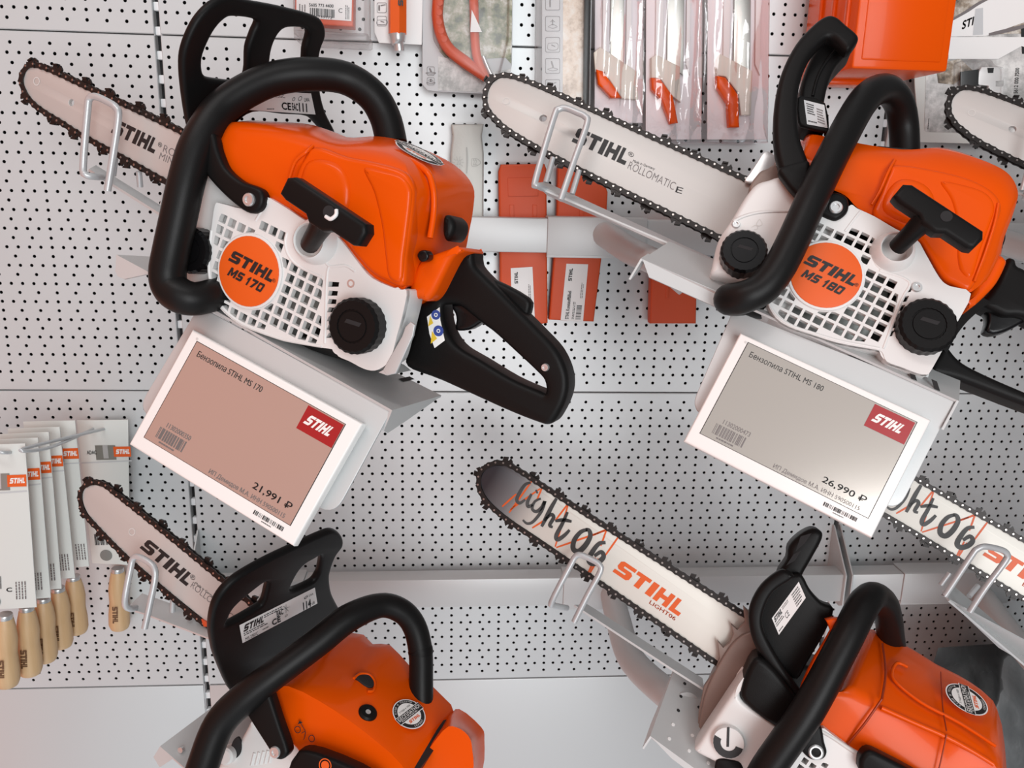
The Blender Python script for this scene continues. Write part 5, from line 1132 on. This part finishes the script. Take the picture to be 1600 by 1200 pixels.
def blister_box():
    y0 = -.075; t = thing('blister_pack', atY(515, 66, y0), 'clear blister box with barcode label, above the upper left saw', 'package')
    part('red_insert', [slab([(461, -40), (553, -40), (552, 42), (461, 36)], y0+.003, y0+.03, ORANGEW, .002)], t)
    part('clear_shell', [slab(roundq([(456, -60), (572, -60), (573, 60), (458, 54)], 6), y0, y0+.06, BLIS, .004), slab(roundq([(458, 46), (576, 52), (575, 68), (459, 62)], 5), y0-.004, y0+.06, BLIS, .003)], t)
    l = part('paper_label', [(flatpoly([atY(x, y, y0+.0022) for x, y in ((463, -50), (551, -50), (549, 33), (463, 27))]), CARDW)], t)
    yy = y0+.0018
    part('label_print', [(text('5605 773 4400', *wq(yy, (483, 10), (521, 12), (483, 5)), .012), INK), (barcode(*wq(yy, (484, 25), (523, 28), (484, 12)), 24, 3), INK), (text('739172', *wq(yy, (497, 28), (519, 30), (497, 24))), INK), (text('C', *wq(yy, (529, 20), (535, 20), (529, 13))), INK), (lines(*wq(yy, (539, 30), (539, 8), (546, 30)), 3, 4), INK), (lines(*wq(yy, (466, 18), (466, 6), (478, 18)), 3, 6), INKG)], l)
def roundq(q, r=5):
    return roundc(q, r, range(len(q)), 4)
blister_box()
def holder_pack():
    y0 = -.03; t = thing('file_holder_pack', atY(622, 75, y0), 'card pack with orange hexagonal holder and steel tip', 'package')
    part('backing_card', [slab([(585, -40), (661, -40), (659, 70), (592, 67), (585, 50)], y0, y0+.002, CARDW, .0004)], t)
    F = wallF(y0-.0004); part('card_icons', icon_box(F, 589, 4, 604, 20, 0)+icon_box(F, 589, 25, 604, 41, 2), t)
    hx = part('holder_body', [(tube([atY(621, -60, y0-.014), atY(621, 54, y0-.014)], .012, 6, 2), ORANGEF)], t, 'orange hexagonal body')
    part('body_print', [(logo(*wq(y0-.0265, (630, 9), (630, -30), (622, 9))), INK)], hx)
    part('steel_tip', [(tube([atY(621, 53, y0-.014), atY(622, 66, y0-.014), atY(623, 69, y0-.014), atY(624, 80, y0-.014)], [.0115, .009, .0065, .0062], 16, 3), CHROME)], t)
holder_pack()
def tool_blister():
    y0 = -.028; t = thing('sharpener_blister', atY(730, 148, y0), 'blister card holding curved orange tool over a foliage picture', 'package')
    c = part('backing_card', [slab([(660, -60), (802, -60), (800, 100), (790, 148), (684, 143), (668, 141), (660, 132)], y0, y0+.002, CARDG, .0004)], t)
    yy = y0-.0005
    part('foliage_picture', [(flatpoly([atY(x, y, yy) for x, y in ((686, -55), (801, -55), (799, 100), (790, 90), (700, 95), (686, 80))]), FOLIAGE)], c, 'printed picture of leaves')
    part('grey_picture', [(flatpoly([atY(x, y, yy) for x, y in ((685, 88), (705, 92), (750, 110), (770, 112), (798, 108), (790, 146), (684, 141))]), GREYPH)], c)
    F = wallF(yy); part('card_icons', icon_box(F, 667, 104, 679, 118, 3)+icon_box(F, 667, 121, 679, 133, 1), c)
    o = part('curved_tool', [(tube([atY(x, y, y0-.012) for x, y in ((690, -50), (684, 10), (684, 30), (690, 56), (703, 78), (728, 98), (760, 123))], [.0075]*5+[.008, .005], 12, 6), ORANGEW), (tube([atY(x, y, y0-.012) for x, y in ((738, -50), (741, 20), (742, 60), (746, 92), (760, 122))], [.006]*4+[.005], 12, 6), ORANGEW)], t, 'orange plastic tool')
    part('tool_dimple', [(disc(wallF(y0-.019), *wallF(y0-.019).uv(x, y, 0), .0042, -.001, .0008, .0004, 16), ORANGEW) for x, y in ((687, 4), (686, 19), (686, 34), (689, 48), (694, 61))], o)
    part('steel_insert', [(tube([atY(x, y, y0-.010) for x, y in ((755, 88), (764, 110), (772, 124))], .003, 8, 3), CHROME)], o)
    part('white_flag', [(flatpoly([atY(x, y, y0-.022) for x, y in ((737, 15), (745, 32), (753, 50), (735, 50))]), CARDW)], t)
    part('clear_shell', [slab(roundq([(674, -60), (798, -60), (796, 60), (778, 132), (760, 130), (720, 104), (690, 82), (676, 60)], 6), y0-.022, y0-.0015, BLIS, .004)], t)
tool_blister()
def long_pack():
    y0 = -.035; t = thing('long_card_pack', atY(880, 200, y0), 'long narrow pack with column of tool icons on its left edge', 'package')
    c = part('backing_card', [slab([(847, -60), (926, -60), (920, 230), (847, 230)], y0, y0+.002, CARDG, .0004)], t)
    yy = y0-.0005
    part('timber_picture', [(flatpoly([atY(x, y, yy) for x, y in ((880, -55), (915, -55), (911, 228), (879, 228))]), WOODPH)], c, 'printed picture of timber')
    F = wallF(yy); it = []
    for i in range(7): it += icon_box(F, 852, -8+33*i, 875, 20+33*i-4, i)
    part('card_icons', it, c)
    part('clear_shell', [slab([(838, -60), (926, -60), (920, 228), (836, 228)], y0-.020, y0-.0012, BLIS, .005)], t)
    part('blade_edge', [slab([(915, -60), (924, -60), (920, 225), (911, 225)], y0-.012, y0-.002, DARKM, .001)], t)
long_pack()
BAGC = mat('pale_pink_card', (0.83, 0.78, 0.79), 0.5)
STRIP = mat('blade_steel', (0.36, 0.36, 0.33), 0.3, 0.8)
def bag(px, strips, cream, orange, y0, label, seed):
    xs = [p[0] for p in px]; t = thing('bagged_tool', atY(sum(xs)/len(xs), max(p[1] for p in px), y0), label, 'package', 'tools in clear bags')
    F = wallF(y0); r_ = random.Random(seed); x0_, x1_, yb_ = min(xs), max(xs), max(p[1] for p in px)
    for a, b, m_ in strips: part('blade', [slab([(a, -60), (b, -60), (b-2, 118), (a-2, 100)], y0+.004, y0+.008, m_, .0006)], t)
    part('backing_card', [slab([(x0_+4, -60), (x1_-3, -60), (x1_-4, yb_-4), (x0_+3, yb_-4)], y0+.0085, y0+.010, BAGC, .0004)], t)
    part('cream_sheath', [slab(cream, y0-.002, y0+.010, CREAM, .0015)], t, 'cream plastic sheath')
    part('orange_handle', [slab(orange, y0-.006, y0+.008, ORANGE, .0025)], t, 'orange plastic handle')
    # wrinkled film: front sheet with folds, closed at the back
    x0, x1 = min(xs), max(xs); yb = max(p[1] for p in px); V, Fc = [], []; nx, ny = 16, 24
    ph = [r_.uniform(0, 6) for _ in range(8)]
    for j in range(ny+1):
        yy = -60+(yb+60)*j/ny
        for i in range(nx+1):
            s = i/nx; e = math.sin(math.pi*s)**.6; close = 1-max(0, (j/ny-.86)/.14)**2
            d = .016*e*close+.0022*math.sin(9*s*2+ph[0]+j*.25)*e+.002*math.sin(j*1.1+ph[1]+s*5)*e*(1 if j > ny*.6 else .3)+.0018*math.sin(23*s+ph[2])*e
            V.append(atY(x0+(x1-x0)*s-(yy+60)*.015, yy, y0-d+.006))
    for j in range(ny):
        for i in range(nx):
            k = j*(nx+1)+i; Fc.append((k, k+1, k+nx+2, k+nx+1))
    part('clear_bag', [(mk(V, Fc, 70), FILM), (tube([atY(x, y, y0+.006) for x, y in ((x0-3, yb), ((x0+x1)/2-3, yb+1), (x1-4, yb))], .0012, 6, 3), FILM)], t, 'clear film bag')
    return t
bag([(926, 196), (1008, 196)], [(943, 950, CARDW), (955, 976, STRIP), (980, 988, CARDW)], [(928, 82), (938, 73), (996, 112), (997, 156), (972, 154), (944, 112), (930, 112)], [(932, 108), (942, 111), (958, 132), (972, 153), (955, 153), (935, 132)], -.045, 'clear bag with silver blade and short orange handle, leftmost of three', 3)
bag([(1006, 222), (1100, 222)], [(1026, 1038, CARDW), (1044, 1070, STRIP), (1074, 1080, CARDW)], [(1018, 90), (1026, 85), (1062, 104), (1064, 160), (1050, 150), (1032, 122), (1018, 122)], [(1018, 121), (1032, 123), (1052, 150), (1060, 192), (1048, 194), (1034, 156), (1019, 140)], -.045, 'clear bag with silver blade and bent orange handle, middle of three', 4)
bag([(1102, 222), (1204, 222)], [(1132, 1142, CARDW), (1148, 1174, STRIP), (1182, 1190, CARDW)], [(1121, 93), (1126, 84), (1176, 111), (1174, 180), (1158, 180), (1154, 146), (1134, 120), (1121, 118)], [(1121, 118), (1134, 121), (1154, 148), (1156, 199), (1140, 199), (1138, 162), (1121, 136)], -.045, 'clear bag with silver blade and long orange handle, rightmost of three', 5)
# orange case
def case():
    yf = -.165; a = atY(1330, 112, yf); b = atY(1481, 108, yf); zt = a.z+.16
    t = thing('orange_case', Vector(((a.x+b.x)/2, yf/2, a.z)), 'large orange plastic box above the upper right saw', 'box')
    z0 = (a.z+b.z)/2
    part('case_body', [(box(a.x, b.x, yf, -.012, z0, zt, .004), ORANGE)], t)
    part('front_panel', [(box(a.x+.010, b.x-.010, yf-.0015, yf+.004, z0+.010, zt-.004, .003), ORANGE)], t)
    for k in range(3): part('side_rib', [(box(a.x-.003, a.x+.004, yf+.022+.04*k, yf+.030+.04*k, z0+.004, zt, .001), ORANGE)], t)
    part('bottom_rail', [(box(a.x+.004, b.x-.004, -.06, -.02, z0-.006, z0+.002, .002), ORANGE)], t)
case()
# top right card with printed saw and blistered plate
PLATE = mat('zinc_plate', (0.80, 0.80, 0.79), 0.35, 0.25)
def plate_pack():
    y0 = -.03; t = thing('plate_blister', atY(1520, 222, y0), 'printed card with blistered silver plate at the upper right edge', 'package')
    c = part('backing_card', [slab([(1420, -60), (1720, -60), (1712, 230), (1438, 222), (1430, 140)], y0, y0+.002, CARD, .0004)], t)
    yy = y0-.0006; g = y0-.0010
    part('photo_card', [slab(roundq([(1452, -60), (1712, -60), (1706, 212), (1444, 206)], 6), yy, y0-.0001, GREYPH, .0002)], c)
    part('forest_picture', [(flatpoly([atY(x, y, g) for x, y in ((1484, -50), (1700, -50), (1700, 50), (1484, 55))]), BROWNPH), (flatpoly([atY(x, y, g) for x, y in ((1462, 100), (1500, 92), (1520, 110), (1490, 132), (1466, 130))]), BROWNPH)], c)
    part('printed_bar', [(flatpoly([atY(x, y, g-.0003) for x, y in ((1484, 32), (1530, 6), (1640, -45), (1700, -20), (1620, 28), (1540, 56), (1484, 57))]), CARDW), (flatpoly([atY(x, y, g-.0005) for x, y in ((1524, 14), (1536, 12), (1536, 54), (1520, 55))]), CARDG), (text('STI', *wq(g-.0006, (1503, 46), (1520, 39), (1505, 33)), .03), INK)], c, 'printed picture of a white saw bar')
    part('printed_chain', [(ribbon(wallF(g-.0004), [(1484, 33), (1510, 18), (1530, 5), (1560, -10)], .004, 0), INKG), (ribbon(wallF(g-.0004), [(1545, 54), (1580, 46), (1620, 36)], .005, 0), INKG)], c)
    part('glare_band', [(flatpoly([atY(x, y, g-.0003) for x, y in ((1482, 58), (1600, 58), (1640, 60), (1640, 85), (1596, 72), (1560, 92), (1482, 92))]), CARDW), (flatpoly([atY(x, y, g-.0002) for x, y in ((1595, 40), (1640, 40), (1640, 86), (1597, 84))]), DARKM)], c)  # pale shape is glare on the pack, painted on in white card colour
    m = part('steel_plate', [slab([(1530, 112), (1534, 105), (1566, 104), (1568, 126), (1556, 127), (1556, 135), (1568, 135), (1566, 150), (1545, 148), (1545, 134), (1528, 132)], y0-.010, y0-.007, PLATE, .0006), slab([(1502, 112), (1530, 108), (1530, 134), (1502, 136)], y0-.010, y0-.006, DARKM, .001)], t, 'bright steel plate')
    part('plate_hole', [slab([(1543, 106), (1553, 106), (1552, 114), (1544, 114)], y0-.0105, y0-.0098, GAPM, .0)], m)
    part('clear_shell', [slab(roundq([(1500, 96), (1512, 92), (1550, 92), (1556, 102), (1570, 104), (1570, 160), (1498, 160)], 4), y0-.018, y0-.0016, BLIS, .003)], t)
    part('code_print', [(text('5612 000 7500', *wq(g-.0003, (1590, 146), (1593, 106), (1584, 146)), .01), INK), (lines(*wq(g-.0003, (1451, 202), (1453, 182), (1449, 202)), 1, 3), INK)], c)
plate_pack()
# dark film-wrapped goods, lower right
def dark_bag():
    t = thing('dark_wrapped_pack', atY(1560, 1200, -.14), 'dark film-wrapped pack in the lower right corner behind the saw', 'package')
    r_ = random.Random(11); V, Fc = [], []; n = 16
    TLp, TRp, BRp, BLp = Vector((1466, 1012)), Vector((1640, 1000)), Vector((1700, 1300)), Vector((1380, 1280))
    for j in range(n+1):
        for i in range(n+1):
            s, v = i/n, j/n; q = TLp.lerp(TRp, s).lerp(BLp.lerp(BRp, s), v)
            e = math.sin(math.pi*s)*min(1, v*3)
            V.append(atY(q.x, q.y, -.13-.03*e+r_.uniform(-.006, .006)*e))
    for j in range(n):
        for i in range(n):
            k = j*(n+1)+i; Fc.append((k, k+1, k+n+2, k+n+1))
    part('wrapped_body', [(box(atY(1500, 1100, -.10).x, atY(1690, 1100, -.10).x, -.10, -.03, atY(1560, 1300, -.10).z, atY(1560, 1048, -.10).z, .02), photo('dark_goods', [(0.01, 0.009, 0.009), (0.06, 0.045, 0.04), (0.16, 0.11, 0.09)], 22))], t)
    part('dark_wrap', [(mk(V, Fc, 80), DFILM)], t)
dark_bag()
# files with wooden handles
def file_pack(card, y0, hx, hy0, hy1, label, hw=.0125, front=False, logo_x=None):
    """card: TL TR BR BL photo corners at depth y0; handle centre hx (top, bottom), from hy0 to hy1"""
    t = thing('file_pack', atY(hx[0], hy0, y0), label, 'file', 'files with wooden handles')
    c = part('card_sleeve', [slab(card, y0-.0012, y0+.0006, CARD, .0003)], t)
    a, b, d, e = [atY(x, y, y0-.0016) for x, y in card]
    def P(u, v, k=0): return a+(b-a)*u+(e-a)*v+Vector((0, -.0002*k, 0))
    part('sleeve_window', [(flatpoly([P(.30, .17), P(.70, .17), P(.70, .27), P(.30, .27)]), STRIP), (flatpoly([P(.45, .17, 1), P(.55, .17, 1), P(.55, .26, 1), P(.45, .26, 1)]), CHROME)], c)
    part('sleeve_fold', [(flatpoly([P(.0, .285), P(1, .275), P(1, .283), P(.0, .293)]), CARDG)], c)
    part('orange_band', [(flatpoly([P(.66, .18, 2), P(1, .18, 2), P(1, .25, 2), P(.66, .25, 2)]), ORANGEF), (logo(P(.70, .23, 3), P(.97, .23, 3), P(.72, .198, 3)), WPRINT)], c, 'orange printed band')
    part('sleeve_barcode', [(barcode(P(.10, .87, 1), P(.48, .87, 1), P(.10, .79, 1), 20, 7), INK)], c)
    part('sleeve_disc', [(ringmesh(wallF(y0-.0018), *[(P(.30, .945)-Vector((0, y0, 0)))[i] for i in (0, 2)], .0002, .0088, 0, 20), FLY)], c)
    part('sleeve_print', [(lines(P(.70, .94, 1), P(.70, .80, 1), P(.92, .94, 1), 4, 8), INKG), (text('C', P(.55, .89, 1), P(.65, .89, 1), P(.55, .865, 1), .02), INK), (text('ADAC', P(.13, .23, 1), P(.32, .23, 1), P(.13, .205, 1), .02), INK)], c)
    (xa, xb) = hx
    A_ = atY(xa, hy0, y0); Z_ = atY(xb, hy1, y0); L = Z_-A_
    pr = [(0, .62), (.06, .70), (.14, .80), (.3, .92), (.5, .86), (.7, .98), (.88, 1.0), (.96, .84), (1, .35)]
    h = part('wooden_handle', [(tube([A_+L*s for s, _ in pr], [hw*q for _, q in pr], 18, 4), WOOD)], t)
    part('ferrule', [(tube([A_-L*.06, A_-L*.05, A_+L*.04, A_+L*.045], [hw*.50, hw*.60, hw*.60, hw*.55], 16, 3), CHROME)], t)
    f = hw*1.01; mid = A_+L*.80+Vector((0, -f, 0)); up = -L.normalized(); sd = Vector((1, 0, 0))
    BRN = mat('burnt_mark', (0.13, 0.06, 0.025), .6)
    part('handle_mark', [(logo(mid-sd*.0040+up*L.length*.28, mid-sd*.0040, mid+sd*.0040+up*L.length*.28), BRN)], h, 'burnt lettering')
    return t
file_pack([(120, 657), (200, 656), (203, 883), (144, 880)], -.02, (184, 187), 893, 984, 'wooden-handled file in pale card hanging alone nearest the wall, behind the lower left bar', .0150)
ROW = [([(36, 659), (117, 657), (139, 885), (66, 890)], -.08, (115, 121), 905, 990, 'fifth from the front'),
       ([(12, 670), (93, 667), (117, 903), (40, 908)], -.11, (91, 97), 923, 1012, 'fourth from the front'),
       ([(-8, 679), (76, 675), (96, 920), (15, 925)], -.14, (68, 72), 939, 1034, 'third from the front'),
       ([(-28, 688), (59, 684), (79, 934), (-8, 940)], -.17, (42, 48), 953, 1055, 'second from the front'),
       ([(-50, 696), (39, 693), (57, 949), (-35, 954)], -.20, (8, 12), 966, 1073, 'frontmost of the row')]
for i, (cd, y, hx, a, b, s) in enumerate(ROW):
    file_pack(cd, y, hx, a, b, 'wooden-handled file in pale card on the left hook, '+s, .0150)
def hook(w0, w1, w2, w3, label, z):
    t = thing('peg_hook', w0, label, 'hook', 'wire peg hooks')
    part('hook_wire', [(tube([w0, w1, w2, w3], .0022, 8, 6), WIRE)], t)
    part('peg_plate', [(box(min(w0.x, w3.x)-.004, max(w0.x, w3.x)+.004, -.004, -.0005, w0.z-.006, w0.z+.006, .001), WIRE)], t)
hook(atY(152, 667, -.004), atY(79, 699, -.16), atY(37, 701, -.205), atY(172, 668, -.004), 'double wire peg hook through the row of file packs', 0)
hook(atY(-70, 680, -.004), atY(-30, 702, -.19), atY(16, 706, -.19), atY(-50, 690, -.004), 'wire hook end at the left edge above the frontmost file', 0)
